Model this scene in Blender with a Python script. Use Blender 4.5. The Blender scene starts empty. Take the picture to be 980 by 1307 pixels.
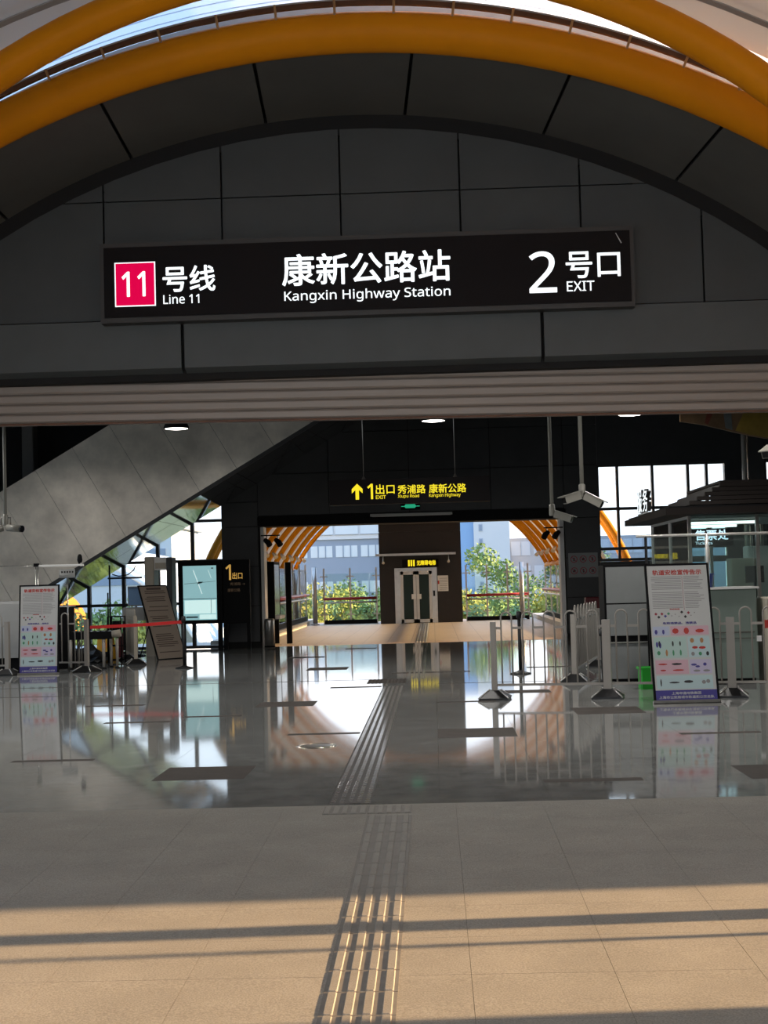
import bpy, bmesh, math, random
from mathutils import Vector, Matrix
random.seed(7)
S = bpy.context.scene
COL = S.collection
PI = math.pi
# ------------------------------------------------------------------ camera
EYE = 1.54
cam_data = bpy.data.cameras.new('camera')
cam = bpy.data.objects.new('camera', cam_data)
COL.objects.link(cam)
S.camera = cam
cam_data.sensor_fit = 'VERTICAL'
cam_data.sensor_height = 36.0
cam_data.lens = 1890.0 / 1307.0 * 36.0
cam_data.clip_end = 3000
YAW, PITCH, ROLL = 0.03204, 0.04651, 0.027
fw = Vector((-math.sin(YAW) * math.cos(PITCH), math.cos(YAW) * math.cos(PITCH), math.sin(PITCH)))
rt = Vector((math.cos(YAW), math.sin(YAW), 0))
up = rt.cross(fw)
r2 = rt * math.cos(ROLL) - up * math.sin(ROLL)
u2 = rt * math.sin(ROLL) + up * math.cos(ROLL)
M = Matrix((r2, u2, -fw)).transposed().to_4x4()
M.translation = (0, 0, EYE)
cam.matrix_world = M
# ------------------------------------------------------------------ world, sun, exposure
SUN_EL, SUN_AZ = math.radians(12.0), math.atan2(0.066, 0.998)
w = bpy.data.worlds.new('sky')
S.world = w
w.use_nodes = True
wn = w.node_tree.nodes
wl = w.node_tree.links
wn.clear()
wo = wn.new('ShaderNodeOutputWorld')
wb = wn.new('ShaderNodeBackground')
wt = wn.new('ShaderNodeTexCoord')
ws = wn.new('ShaderNodeSeparateXYZ')
wr = wn.new('ShaderNodeValToRGB')
wl.new(wt.outputs['Generated'], ws.inputs[0])
wl.new(ws.outputs['Z'], wr.inputs['Fac'])
wl.new(wr.outputs['Color'], wb.inputs['Color'])
wl.new(wb.outputs[0], wo.inputs[0])
wr.color_ramp.elements[0].position = 0.0
wr.color_ramp.elements[0].color = (0.95, 0.97, 1.0, 1)
wr.color_ramp.elements[1].position = 0.55
wr.color_ramp.elements[1].color = (0.42, 0.62, 0.95, 1)
wb.inputs['Strength'].default_value = 1.45
sun_d = bpy.data.lights.new('sun', 'SUN')
sun_d.energy = 12.5
sun_d.angle = math.radians(0.9)
sun_d.color = (1.0, 0.63, 0.33)
sun = bpy.data.objects.new('sun', sun_d)
COL.objects.link(sun)
sd = Vector((math.cos(SUN_EL) * math.cos(SUN_AZ), math.cos(SUN_EL) * math.sin(SUN_AZ), math.sin(SUN_EL)))
sun.rotation_euler = sd.to_track_quat('Z', 'Y').to_euler()
sun.location = (30, 5, 12)
S.view_settings.view_transform = 'Standard'
S.view_settings.look = 'None'
S.view_settings.gamma = 1.0
S.view_settings.exposure = 0.55
S.view_settings.use_curve_mapping = False

# ------------------------------------------------------------------ materials
MATS = {}
def mat(name, color, rough=0.6, metal=0.0, var=0.0, scale=8.0, bump=0.0, bscale=60.0, spec=0.5, emit=0.0,
        trans=0.0, ior=1.45, speck=None, brick=None, stretch=(1, 1, 1), coat=0.0):
    m = bpy.data.materials.new(name)
    m.use_nodes = True
    nt = m.node_tree
    N, L = nt.nodes, nt.links
    b = N['Principled BSDF']
    b.inputs['Roughness'].default_value = rough
    b.inputs['Metallic'].default_value = metal
    b.inputs['Specular IOR Level'].default_value = spec
    b.inputs['IOR'].default_value = ior
    b.inputs['Transmission Weight'].default_value = trans
    b.inputs['Coat Weight'].default_value = coat
    b.inputs['Base Color'].default_value = (*color, 1)
    if emit:
        b.inputs['Emission Color'].default_value = (*color, 1)
        b.inputs['Emission Strength'].default_value = emit
    out = None
    if var or speck or bump or brick:
        g = N.new('ShaderNodeNewGeometry')
        mp = N.new('ShaderNodeMapping')
        mp.inputs['Scale'].default_value = stretch
        L.new(g.outputs['Position'], mp.inputs['Vector'])
        vec = mp.outputs['Vector']
    if var:
        n = N.new('ShaderNodeTexNoise')
        n.inputs['Scale'].default_value = scale
        n.inputs['Detail'].default_value = 5
        n.inputs['Roughness'].default_value = 0.6
        L.new(vec, n.inputs['Vector'])
        r = N.new('ShaderNodeValToRGB')
        r.color_ramp.elements[0].position = 0.3
        r.color_ramp.elements[1].position = 0.7
        r.color_ramp.elements[0].color = (*[max(0, c * (1 - var)) for c in color], 1)
        r.color_ramp.elements[1].color = (*[min(1, c * (1 + var)) for c in color], 1)
        L.new(n.outputs['Fac'], r.inputs['Fac'])
        out = r.outputs['Color']
    if speck:
        n2 = N.new('ShaderNodeTexNoise')
        n2.inputs['Scale'].default_value = speck[0]
        n2.inputs['Detail'].default_value = 2
        L.new(vec, n2.inputs['Vector'])
        r2_ = N.new('ShaderNodeValToRGB')
        r2_.color_ramp.elements[0].position = 0.38
        r2_.color_ramp.elements[1].position = 0.62
        a = speck[1]
        r2_.color_ramp.elements[0].color = (1 - a, 1 - a, 1 - a, 1)
        r2_.color_ramp.elements[1].color = (1 + a, 1 + a, 1 + a, 1)
        L.new(n2.outputs['Fac'], r2_.inputs['Fac'])
        mx = N.new('ShaderNodeMix')
        mx.data_type = 'RGBA'
        mx.blend_type = 'MULTIPLY'
        mx.inputs['Factor'].default_value = 1
        if out: L.new(out, mx.inputs['A'])
        else: mx.inputs['A'].default_value = (*color, 1)
        L.new(r2_.outputs['Color'], mx.inputs['B'])
        out = mx.outputs['Result']
    if brick:
        bk = N.new('ShaderNodeTexBrick')
        bk.offset = 0.0
        bk.inputs['Scale'].default_value = 1.0
        bk.inputs['Mortar Size'].default_value = brick[2]
        bk.inputs['Brick Width'].default_value = brick[0]
        bk.inputs['Row Height'].default_value = brick[1]
        bk.inputs['Color1'].default_value = (1, 1, 1, 1)
        bk.inputs['Color2'].default_value = (0.93, 0.93, 0.93, 1)
        bk.inputs['Mortar'].default_value = (0.35, 0.35, 0.35, 1)
        L.new(g.outputs['Position'], bk.inputs['Vector'])
        mx = N.new('ShaderNodeMix')
        mx.data_type = 'RGBA'
        mx.blend_type = 'MULTIPLY'
        mx.inputs['Factor'].default_value = 1
        if out: L.new(out, mx.inputs['A'])
        else: mx.inputs['A'].default_value = (*color, 1)
        L.new(bk.outputs['Color'], mx.inputs['B'])
        out = mx.outputs['Result']
    if out:
        L.new(out, b.inputs['Base Color'])
    if bump:
        n3 = N.new('ShaderNodeTexNoise')
        n3.inputs['Scale'].default_value = bscale
        n3.inputs['Detail'].default_value = 3
        L.new(vec, n3.inputs['Vector'])
        bp = N.new('ShaderNodeBump')
        bp.inputs['Strength'].default_value = bump
        bp.inputs['Distance'].default_value = 0.01
        L.new(n3.outputs['Fac'], bp.inputs['Height'])
        L.new(bp.outputs['Normal'], b.inputs['Normal'])
    MATS[name] = m
    return m

def glass_mat(name, tint, alpha_clear=0.85, rough=0.02):
    # thin pane: mostly clear, tinted, with a glossy reflection that grows at grazing angles
    m = bpy.data.materials.new(name)
    m.use_nodes = True
    N, L = m.node_tree.nodes, m.node_tree.links
    N.clear()
    o = N.new('ShaderNodeOutputMaterial')
    t = N.new('ShaderNodeBsdfTransparent')
    t.inputs['Color'].default_value = (*tint, 1)
    gl = N.new('ShaderNodeBsdfGlossy')
    gl.inputs['Roughness'].default_value = rough
    df = N.new('ShaderNodeBsdfDiffuse')
    df.inputs['Color'].default_value = (*tint, 1)
    fr = N.new('ShaderNodeFresnel')
    fr.inputs['IOR'].default_value = 1.5
    m1 = N.new('ShaderNodeMixShader')
    m1.inputs[0].default_value = 1 - alpha_clear
    L.new(t.outputs[0], m1.inputs[1])
    L.new(df.outputs[0], m1.inputs[2])
    m2 = N.new('ShaderNodeMixShader')
    L.new(fr.outputs[0], m2.inputs[0])
    L.new(m1.outputs[0], m2.inputs[1])
    L.new(gl.outputs[0], m2.inputs[2])
    L.new(m2.outputs[0], o.inputs[0])
    MATS[name] = m
    return m

def sheet_mat(name, col, share):
    # translucent roof sheet: part of the daylight on its outer face passes through diffusely
    m = bpy.data.materials.new(name)
    m.use_nodes = True
    N, L = m.node_tree.nodes, m.node_tree.links
    N.clear()
    o = N.new('ShaderNodeOutputMaterial')
    d = N.new('ShaderNodeBsdfDiffuse')
    t = N.new('ShaderNodeBsdfTranslucent')
    d.inputs['Color'].default_value = (*col, 1)
    t.inputs['Color'].default_value = (*col, 1)
    mx = N.new('ShaderNodeMixShader')
    mx.inputs[0].default_value = share
    L.new(d.outputs[0], mx.inputs[1])
    L.new(t.outputs[0], mx.inputs[2])
    L.new(mx.outputs[0], o.inputs[0])
    MATS[name] = m
    return m

mat('yellow_paint', (0.62, 0.225, 0.002), 0.5, 0, 0.05, 3, spec=0.15)
mat('rail_brown', (0.11, 0.045, 0.018), 0.5, 0, 0.2, 20)
mat('bracket_tan', (0.42, 0.24, 0.10), 0.5)
sheet_mat('deck_white', (0.86, 0.84, 0.81), 0.2)
sheet_mat('polycarbonate', (0.92, 0.95, 0.98), 0.85)
mat('fascia', (0.42, 0.40, 0.38), 0.6)
mat('grey_strip', (0.35, 0.35, 0.34), 0.6)
mat('grey_panel', (0.044, 0.051, 0.052), 0.55, 0.0, 0.10, 2.5, 0.02, 40)
mat('soffit_panel', (0.082, 0.084, 0.077), 0.5, 0.0, 0.12, 2.0)
mat('band_panel', (0.062, 0.071, 0.072), 0.5, 0.0, 0.08, 3)
mat('black_gap', (0.006, 0.006, 0.006), 0.8)
mat('shutter_slat', (0.27, 0.235, 0.205), 0.45, 0.2, 0.06, 6, stretch=(0.3, 1, 4))
mat('granite', (0.285, 0.29, 0.28), 0.05, 0, 0.18, 3, 0.012, 2.2, 0.5, speck=(160, 0.25))
mat('granite_far', (0.285, 0.29, 0.28), 0.05, 0, 0.18, 3, 0.012, 2.2, 0.5, speck=(160, 0.25), brick=(0.775, 0.775, 0.004))
mat('granite_dark', (0.075, 0.064, 0.057), 0.7, 0, 0.15, 5, speck=(200, 0.2), spec=0.12)
mat('paving', (0.315, 0.305, 0.27), 0.75, 0, 0.10, 2.2, 0.08, 120, 0.3, speck=(120, 0.15))
mat('joint', (0.11, 0.10, 0.09), 0.9)
mat('tactile', (0.285, 0.275, 0.245), 0.7, 0, 0.08, 6, 0.04, 120, speck=(190, 0.12))
mat('tactile_base', (0.19, 0.18, 0.16), 0.6, 0, 0.15, 8)
mat('tactile_gap', (0.06, 0.055, 0.05), 0.5, 0, 0.15, 8, spec=0.2)
mat('tactile_in', (0.25, 0.24, 0.225), 0.12, 0, 0.08, 6, speck=(190, 0.12))
mat('corridor_stone', (0.40, 0.315, 0.235), 0.45, 0, 0.08, 3, speck=(90, 0.1), brick=(0.6, 0.6, 0.006))
mat('kerb_stone', (0.55, 0.50, 0.44), 0.6, 0, 0.1, 4)
mat('wall_dark', (0.040, 0.042, 0.044), 0.5, 0, 0.12, 2)
mat('ceiling_dark', (0.018, 0.018, 0.019), 0.8)
mat('mullion', (0.035, 0.036, 0.038), 0.45)
mat('steel_panel', (0.80, 0.74, 0.65), 0.38, 0.5, 0.25, 1.3, 0.03, 3, stretch=(1, 1, 1))
mat('mirror_steel', (0.62, 0.64, 0.62), 0.05, 1.0, 0.06, 3, 0.06, 1.4)
mat('steel', (0.50, 0.48, 0.45), 0.28, 0.9, 0.08, 9)
mat('steel_light', (0.62, 0.60, 0.57), 0.35, 0.6)
mat('fence_white', (0.36, 0.33, 0.295), 0.4, 0.1)
mat('plastic_black', (0.012, 0.012, 0.013), 0.4)
mat('frame_black', (0.007, 0.007, 0.008), 0.6, spec=0.12)
mat('sign_black', (0.006, 0.004, 0.0045), 0.5, spec=0.15)
mat('sign_frame', (0.035, 0.033, 0.031), 0.45)
mat('lit_white', (0.90, 0.97, 1.0), 0.5, emit=0.66)
mat('lit_red', (0.55, 0.0, 0.05), 0.6, emit=0.72, spec=0.1)
mat('lit_yellow', (1.0, 0.80, 0.02), 0.5, emit=0.55)
mat('lit_gold', (0.95, 0.55, 0.12), 0.5, emit=0.3)
mat('dim_gold', (0.35, 0.22, 0.12), 0.5)
mat('lit_green', (0.02, 0.42, 0.22), 0.5, emit=0.5)
mat('lit_lamp', (1.0, 0.95, 0.88), 0.5, emit=5.0)
mat('lit_tube', (0.92, 1.0, 0.98), 0.5, emit=1.3)
mat('lit_map', (0.36, 0.66, 0.70), 0.4, emit=0.4)
mat('lit_map_pale', (0.62, 0.86, 0.84), 0.4, emit=0.6)
mat('lit_blue_white', (0.68, 0.82, 1.0), 0.5, emit=0.9)
mat('map_line', (0.22, 0.42, 0.48), 0.5)
mat('map_pale_line', (0.66, 0.86, 0.86), 0.5, emit=0.6)
mat('poster_white', (0.52, 0.52, 0.51), 0.5)
mat('poster_tan', (0.33, 0.27, 0.22), 0.55)
mat('ink_black', (0.03, 0.028, 0.03), 0.6)
mat('ink_grey', (0.25, 0.24, 0.24), 0.6)
mat('ink_brown', (0.10, 0.07, 0.06), 0.6)
mat('ink_red', (0.45, 0.04, 0.03), 0.5)
mat('ink_darkred', (0.30, 0.03, 0.05), 0.5)
mat('ink_blue', (0.06, 0.05, 0.25), 0.5)
mat('ink_green', (0.06, 0.25, 0.12), 0.5)
mat('ink_ochre', (0.40, 0.20, 0.08), 0.5)
mat('block_pink', (0.60, 0.38, 0.44), 0.5)
mat('block_blue', (0.44, 0.48, 0.62), 0.5)
mat('block_mint', (0.42, 0.56, 0.52), 0.5)
mat('block_lilac', (0.50, 0.45, 0.60), 0.5)
mat('block_cyan', (0.45, 0.58, 0.60), 0.5)
mat('paint_white', (0.75, 0.74, 0.72), 0.5)
mat('paint_grey', (0.42, 0.42, 0.41), 0.5, 0, 0.05, 4)
mat('board_grey', (0.22, 0.23, 0.23), 0.45, 0, 0.05, 3)
mat('counter_grey', (0.20, 0.25, 0.225), 0.4, 0, 0.05, 3)
mat('beige', (0.42, 0.37, 0.30), 0.5, 0, 0.05, 3)
mat('red_paint', (0.35, 0.02, 0.02), 0.4)
mat('dark_red', (0.10, 0.012, 0.015), 0.4)
mat('belt_red', (0.60, 0.02, 0.02), 0.6)
mat('green_plastic', (0.02, 0.42, 0.03), 0.4)
mat('blue_plastic', (0.02, 0.06, 0.50), 0.4)
mat('orange_plastic', (0.90, 0.30, 0.03), 0.45)
mat('caution_yellow', (0.80, 0.42, 0.02), 0.45)
mat('lift_brown', (0.014, 0.010, 0.009), 0.4, 0, 0.2, 3)
mat('roof_brown', (0.010, 0.007, 0.006), 0.6, 0, 0.15, 8, spec=0.2)
mat('lens_black', (0.008, 0.008, 0.01), 0.1)
mat('camera_shell', (0.24, 0.23, 0.20), 0.4)
mat('dark_glass', (0.02, 0.035, 0.03), 0.25, 0, spec=0.15)
mat('silver_glass', (0.40, 0.46, 0.46), 0.12, 0.3)
mat('building_haze_blue', (0.23, 0.29, 0.39), 0.7, 0, 0.05, 0.1)  # pale bluish tones of the far buildings stand in for distance haze
mat('building_haze_grey', (0.28, 0.31, 0.37), 0.7, 0, 0.05, 0.1)
mat('building_haze_white', (0.54, 0.58, 0.64), 0.7, 0, 0.04, 0.1)
mat('building_strong_blue', (0.22, 0.38, 0.64), 0.7)
mat('building_haze_glass', (0.34, 0.40, 0.50), 0.3)
mat('building_haze_pane', (0.52, 0.60, 0.68), 0.3)
mat('leaf_green', (0.17, 0.27, 0.08), 0.7, 0, 0.35, 1.5)
mat('leaf_yellow', (0.30, 0.33, 0.07), 0.7, 0, 0.3, 1.5)
mat('leaf_deep', (0.12, 0.22, 0.10), 0.7, 0, 0.3, 1.5)
mat('bark', (0.10, 0.075, 0.05), 0.9, 0, 0.2, 6)
mat('ground_green', (0.16, 0.20, 0.11), 0.9, 0, 0.3, 0.2)
mat('tent_white', (0.70, 0.78, 0.84), 0.6, 0, 0.04, 0.5)
mat('mural', (0.20, 0.12, 0.06), 0.6, 0, 0.5, 1.2)
mat('mural_gold', (0.30, 0.20, 0.03), 0.6, 0, 0.4, 2)
mat('mural_grey', (0.15, 0.17, 0.17), 0.6, 0, 0.3, 3)
mat('mural_red', (0.20, 0.05, 0.03), 0.6)
mat('chrome_rim', (0.60, 0.52, 0.40), 0.2, 0.9)
glass_mat('clear_glass', (0.90, 0.97, 0.95), 0.97)
glass_mat('window_glass', (0.93, 0.98, 1.0), 0.98)
glass_mat('booth_glass', (0.88, 0.96, 0.94), 0.97)

# ------------------------------------------------------------------ mesh helpers
class MB:
    def __init__(s):
        s.v = []
        s.f = []
        s.sm = []
    def add(s, vs, fs, smooth=False):
        o = len(s.v)
        s.v += [tuple(v) for v in vs]
        for f in fs:
            s.f.append([i + o for i in f])
            s.sm.append(smooth)
        return s
    def box(s, x0, x1, y0, y1, z0, z1):
        vs = [(x, y, z) for z in (z0, z1) for y in (y0, y1) for x in (x0, x1)]
        return s.add(vs, [(0, 2, 3, 1), (4, 5, 7, 6), (0, 1, 5, 4), (2, 6, 7, 3), (0, 4, 6, 2), (1, 3, 7, 5)])
    def bev(s, x0, x1, y0, y1, z0, z1, b):
        # box whose upright edges and top rim are chamfered
        def ring(d, z):
            X0, X1, Y0, Y1 = x0 + d, x1 - d, y0 + d, y1 - d
            return [(X0 + b, Y0, z), (X1 - b, Y0, z), (X1, Y0 + b, z), (X1, Y1 - b, z), (X1 - b, Y1, z), (X0 + b, Y1, z), (X0, Y1 - b, z), (X0, Y0 + b, z)]
        vs = ring(0, z0) + ring(0, z1 - b) + ring(b * 0.8, z1)
        fs = [tuple(range(7, -1, -1)), tuple(range(16, 24))]
        for k in range(2):
            for i in range(8):
                fs.append((k * 8 + i, k * 8 + (i + 1) % 8, k * 8 + 8 + (i + 1) % 8, k * 8 + 8 + i))
        return s.add(vs, fs)
    def quadbox(s, o, u, v, n, x0, x1, y0, y1, z0, z1):
        o, u, v, n = Vector(o), Vector(u), Vector(v), Vector(n)
        vs = [o + u * x + v * y + n * z for z in (z0, z1) for y in (y0, y1) for x in (x0, x1)]
        return s.add(vs, [(0, 2, 3, 1), (4, 5, 7, 6), (0, 1, 5, 4), (2, 6, 7, 3), (0, 4, 6, 2), (1, 3, 7, 5)])
    def prism(s, poly, o, u, v, n, d0, d1):
        # polygon in (u, v) extruded along n from d0 to d1
        o, u, v, n = Vector(o), Vector(u), Vector(v), Vector(n)
        k = len(poly)
        vs = [o + u * a + v * b + n * d0 for a, b in poly] + [o + u * a + v * b + n * d1 for a, b in poly]
        fs = [tuple(range(k - 1, -1, -1)), tuple(range(k, 2 * k))]
        fs += [(i, (i + 1) % k, k + (i + 1) % k, k + i) for i in range(k)]
        return s.add(vs, fs)
    def tube(s, pts, r, n=8, closed=False, caps=True):
        pts = [Vector(p) for p in pts]
        rs = r if isinstance(r, (list, tuple)) else [r] * len(pts)
        vs, fs = [], []
        ref = None
        m = len(pts)
        for i, p in enumerate(pts):
            a = pts[i - 1] if i else (pts[-1] if closed else pts[0])
            b = pts[(i + 1) % m] if (closed or i < m - 1) else pts[-1]
            t = (b - a).normalized()
            if ref is None:
                ref = Vector((0, 0, 1)) if abs(t.z) < 0.9 else Vector((0, 1, 0))
            e1 = (ref - t * ref.dot(t)).normalized()
            ref = e1
            e2 = t.cross(e1)
            for k in range(n):
                ang = 2 * PI * k / n
                vs.append(p + (e1 * math.cos(ang) + e2 * math.sin(ang)) * rs[i])
        for i in range(m if closed else m - 1):
            j = (i + 1) % m
            for k in range(n):
                l = (k + 1) % n
                fs.append((i * n + k, i * n + l, j * n + l, j * n + k))
        s.add(vs, fs, True)
        if caps and not closed:
            o = len(s.v) - m * n
            s.f.append([o + k for k in range(n - 1, -1, -1)])
            s.sm.append(False)
            s.f.append([o + (m - 1) * n + k for k in range(n)])
            s.sm.append(False)
        return s
    def lathe(s, prof, c=(0, 0, 0), n=20, smooth=True):
        vs, fs = [], []
        m = len(prof)
        for i in range(n):
            a = 2 * PI * i / n
            for r, z in prof:
                vs.append((c[0] + r * math.cos(a), c[1] + r * math.sin(a), c[2] + z))
        for i in range(n):
            j = (i + 1) % n
            for k in range(m - 1):
                fs.append((i * m + k, j * m + k, j * m + k + 1, i * m + k + 1))
        s.add(vs, fs, smooth)
        return s
    def mesh(s, name, m):
        me = bpy.data.meshes.new(name)
        me.from_pydata(s.v, [], s.f)
        for p, q in zip(me.polygons, s.sm):
            p.use_smooth = q
        bm = bmesh.new()
        bm.from_mesh(me)
        bmesh.ops.recalc_face_normals(bm, faces=bm.faces)
        bm.to_mesh(me)
        bm.free()
        me.materials.append(MATS[m])
        return me
    def build(s, name, m, parent=None, loc=None, rz=0):
        o = bpy.data.objects.new(name, s.mesh(name, m))
        COL.objects.link(o)
        if parent is not None:
            o.parent = parent
            if loc is None:
                # vertices were given in world space: keep them there
                o.matrix_parent_inverse = world(parent).inverted()
        if loc is not None:
            o.location = loc
            o.rotation_euler.z = rz
        return o

def world(o):
    m = o.matrix_basis.copy()
    if o.parent:
        m = world(o.parent) @ o.matrix_parent_inverse @ m
    return m
def tag(o, label=None, cat=None, group=None, kind=None):
    if label: o['label'] = label
    if cat: o['category'] = cat
    if group: o['group'] = group
    if kind: o['kind'] = kind
    return o
def thing(name, label, cat, loc=(0, 0, 0), rz=0, group=None):
    o = bpy.data.objects.new(name, None)
    o.empty_display_size = 0.1
    COL.objects.link(o)
    o.location = loc
    o.rotation_euler.z = rz
    return tag(o, label, cat, group)
def struct(name, label, cat='structure', loc=(0, 0, 0)):
    o = thing(name, label, cat, loc)
    o['kind'] = 'structure'
    return o
def inst(name, me, parent, loc, rz=0):
    o = bpy.data.objects.new(name, me)
    COL.objects.link(o)
    o.parent = parent
    o.location = loc
    o.rotation_euler.z = rz
    return o
def copy_tree(o, parent=None):
    c = o.copy()
    COL.objects.link(c)
    if parent is not None:
        c.parent = parent
    for ch in list(o.children):
        copy_tree(ch, c)
    return c
def LB(x0, x1, y0, y1, z0, z1):
    return MB().box(x0, x1, y0, y1, z0, z1)

X_, Y_, Z_ = Vector((1, 0, 0)), Vector((0, 1, 0)), Vector((0, 0, 1))
class Frame:
    # a flat face: origin, right, up and outward directions
    def __init__(s, o, u, v):
        s.o, s.u, s.v = Vector(o), Vector(u).normalized(), Vector(v).normalized()
        s.n = s.u.cross(s.v).normalized()
    def rect(s, mb, x0, x1, y0, y1, d0=0.0, d1=0.002):
        return mb.quadbox(s.o, s.u, s.v, s.n, x0, x1, y0, y1, d0, d1)
    def poly(s, mb, pts, d0=0.0, d1=0.002):
        return mb.prism(pts, s.o, s.u, s.v, s.n, d0, d1)
def front(y):
    return Frame((0, y, 0), X_, Z_)

LATIN = None
try:
    import os
    LATIN = bpy.data.fonts.load(os.path.join(bpy.utils.system_resource('DATAFILES', path='fonts'), 'NotoSansHebrew-Regular.woff2'))
except Exception:
    LATIN = None
def text(body, fr, x0, x1, y0, y1, m, parent, d=0.002, bold=0.0, name='lettering', thick=0.002, res=3):
    cu = bpy.data.curves.new('lettering', 'FONT')
    cu.body = body
    cu.resolution_u = res
    if LATIN and all(ord(c) < 256 for c in body):
        cu.font = LATIN
    ob = bpy.data.objects.new('lettering_source', cu)
    COL.objects.link(ob)
    dg = bpy.context.evaluated_depsgraph_get()
    src = bpy.data.meshes.new_from_object(ob.evaluated_get(dg))
    bpy.data.objects.remove(ob)
    bpy.data.curves.remove(cu)
    if not len(src.vertices):
        return None
    xs = [v.co.x for v in src.vertices]
    ys = [v.co.y for v in src.vertices]
    bm = bmesh.new()
    # strokes are thickened by laying shifted copies of the glyphs over each other
    shifts = [(0, 0)] if not bold else [(bold * math.cos(PI * k / 4), bold * math.sin(PI * k / 4)) for k in range(8)]
    ax, bx, ay, by = min(xs) - bold, max(xs) + bold, min(ys) - bold, max(ys) + bold
    for q, (dx, dy) in enumerate(shifts):
        n0 = len(bm.verts)
        bm.from_mesh(src)
        bm.verts.ensure_lookup_table()
        for v in bm.verts[n0:]:
            a = x0 + (v.co.x + dx - ax) / (bx - ax) * (x1 - x0)
            b = y0 + (v.co.y + dy - ay) / max(1e-6, by - ay) * (y1 - y0)
            v.co = (a, b, q * .00004)
    ext = bmesh.ops.extrude_face_region(bm, geom=list(bm.faces))
    newv = {e for e in ext['geom'] if isinstance(e, bmesh.types.BMVert)}
    for v in bm.verts:
        v.co = fr.o + fr.u * v.co.x + fr.v * v.co.y + fr.n * (d + v.co.z + (thick if v in newv else 0))
    bmesh.ops.recalc_face_normals(bm, faces=bm.faces)
    me = bpy.data.meshes.new(name)
    bm.to_mesh(me)
    bm.free()
    bpy.data.meshes.remove(src)
    me.materials.append(MATS[m])
    o = bpy.data.objects.new(name, me)
    COL.objects.link(o)
    o.parent = parent
    o.matrix_parent_inverse = world(parent).inverted()
    return o

def arc_pts(cx, cz, R, y, a0, a1, n):
    return [(cx + R * math.sin(a0 + (a1 - a0) * i / n), y, cz + R * math.cos(a0 + (a1 - a0) * i / n)) for i in range(n + 1)]
def arc_sheet(mb, cx, cz, R, th, y0, y1, a0, a1, n, R2=None, cx2=None, cz2=None):
    # curved plate between an arc at y0 and an arc at y1
    R2 = R if R2 is None else R2
    cx2 = cx if cx2 is None else cx2
    cz2 = cz if cz2 is None else cz2
    A = arc_pts(cx, cz, R, y0, a0, a1, n)
    B = arc_pts(cx2, cz2, R2, y1, a0, a1, n)
    A2 = arc_pts(cx, cz, R + th, y0, a0, a1, n)
    B2 = arc_pts(cx2, cz2, R2 + th, y1, a0, a1, n)
    k = n + 1
    fs = []
    for i in range(n):
        fs += [(i, i + 1, k + i + 1, k + i), (2 * k + i, 3 * k + i, 3 * k + i + 1, 2 * k + i + 1),
               (i, 2 * k + i, 2 * k + i + 1, i + 1), (k + i, k + i + 1, 3 * k + i + 1, 3 * k + i)]
    fs += [(0, k, 3 * k, 2 * k), (n, 2 * k + n, 3 * k + n, k + n)]
    return mb.add(A + B + A2 + B2, fs, False)

# ================================================================== THE SETTING
# ---- outdoor paving: a gentle ramp up to the threshold, one slab per object
SL = 0.021
def ramp(y):
    return SL * (y - 10.3)
pav = struct('floor_outdoor', 'warm grey stone paving in front of the shutter, striped by low sun', 'floor')
b = MB()
b.add([(-9, -6, ramp(-6) - .012), (9, -6, ramp(-6) - .012), (9, 10.3, -.012), (-9, 10.3, -.012),
       (-9, -6, ramp(-6) - .2), (9, -6, ramp(-6) - .2), (9, 10.3, -.2), (-9, 10.3, -.2)],
      [(0, 1, 2, 3), (7, 6, 5, 4), (0, 4, 5, 1), (1, 5, 6, 2), (2, 6, 7, 3), (3, 7, 4, 0)])
b.build('bedding', 'joint', pav)
P = 0.588
sb = MB()
sb.add([(.0008, .0008, SL * .0008), (P - .0008, .0008, SL * .0008), (P - .0008, P - .0008, SL * P), (.0008, P - .0008, SL * P),
        (.0008, .0008, -.02), (P - .0008, .0008, -.02), (P - .0008, P - .0008, -.02), (.0008, P - .0008, -.02)],
       [(0, 1, 2, 3), (7, 6, 5, 4), (0, 4, 5, 1), (1, 5, 6, 2), (2, 6, 7, 3), (3, 7, 4, 0)])
slab_me = sb.mesh('paving_slab', 'paving')
for i in range(-7, 6):
    for j in range(11):
        y = 10.3 - P * (j + 1)
        inst('paving_slab', slab_me, pav, (0.11 + P * i, y, ramp(y)))
# the paving behind the camera, beyond where single slabs could be seen
b = MB()
y1 = 10.3 - P * 11
b.add([(-9, -6, ramp(-6) - .001), (9, -6, ramp(-6) - .001), (9, y1, ramp(y1) - .001), (-9, y1, ramp(y1) - .001),
       (-9, -6, ramp(-6) - .02), (9, -6, ramp(-6) - .02), (9, y1, ramp(y1) - .02), (-9, y1, ramp(y1) - .02)],
      [(0, 1, 2, 3), (7, 6, 5, 4), (0, 4, 5, 1), (1, 5, 6, 2), (2, 6, 7, 3), (3, 7, 4, 0)])
b.build('paving_rest', 'paving', pav)
for sx in (-1, 1):
    b = MB()
    xa, xb = (-9, .11 - 7 * P) if sx < 0 else (.11 + 6 * P, 9)
    b.add([(xa, y1, ramp(y1) - .001), (xb, y1, ramp(y1) - .001), (xb, 10.3, -.001), (xa, 10.3, -.001),
           (xa, y1, ramp(y1) - .02), (xb, y1, ramp(y1) - .02), (xb, 10.3, -.02), (xa, 10.3, -.02)],
          [(0, 1, 2, 3), (7, 6, 5, 4), (0, 4, 5, 1), (1, 5, 6, 2), (2, 6, 7, 3), (3, 7, 4, 0)])
    b.build('paving_rest', 'paving', pav)

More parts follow.
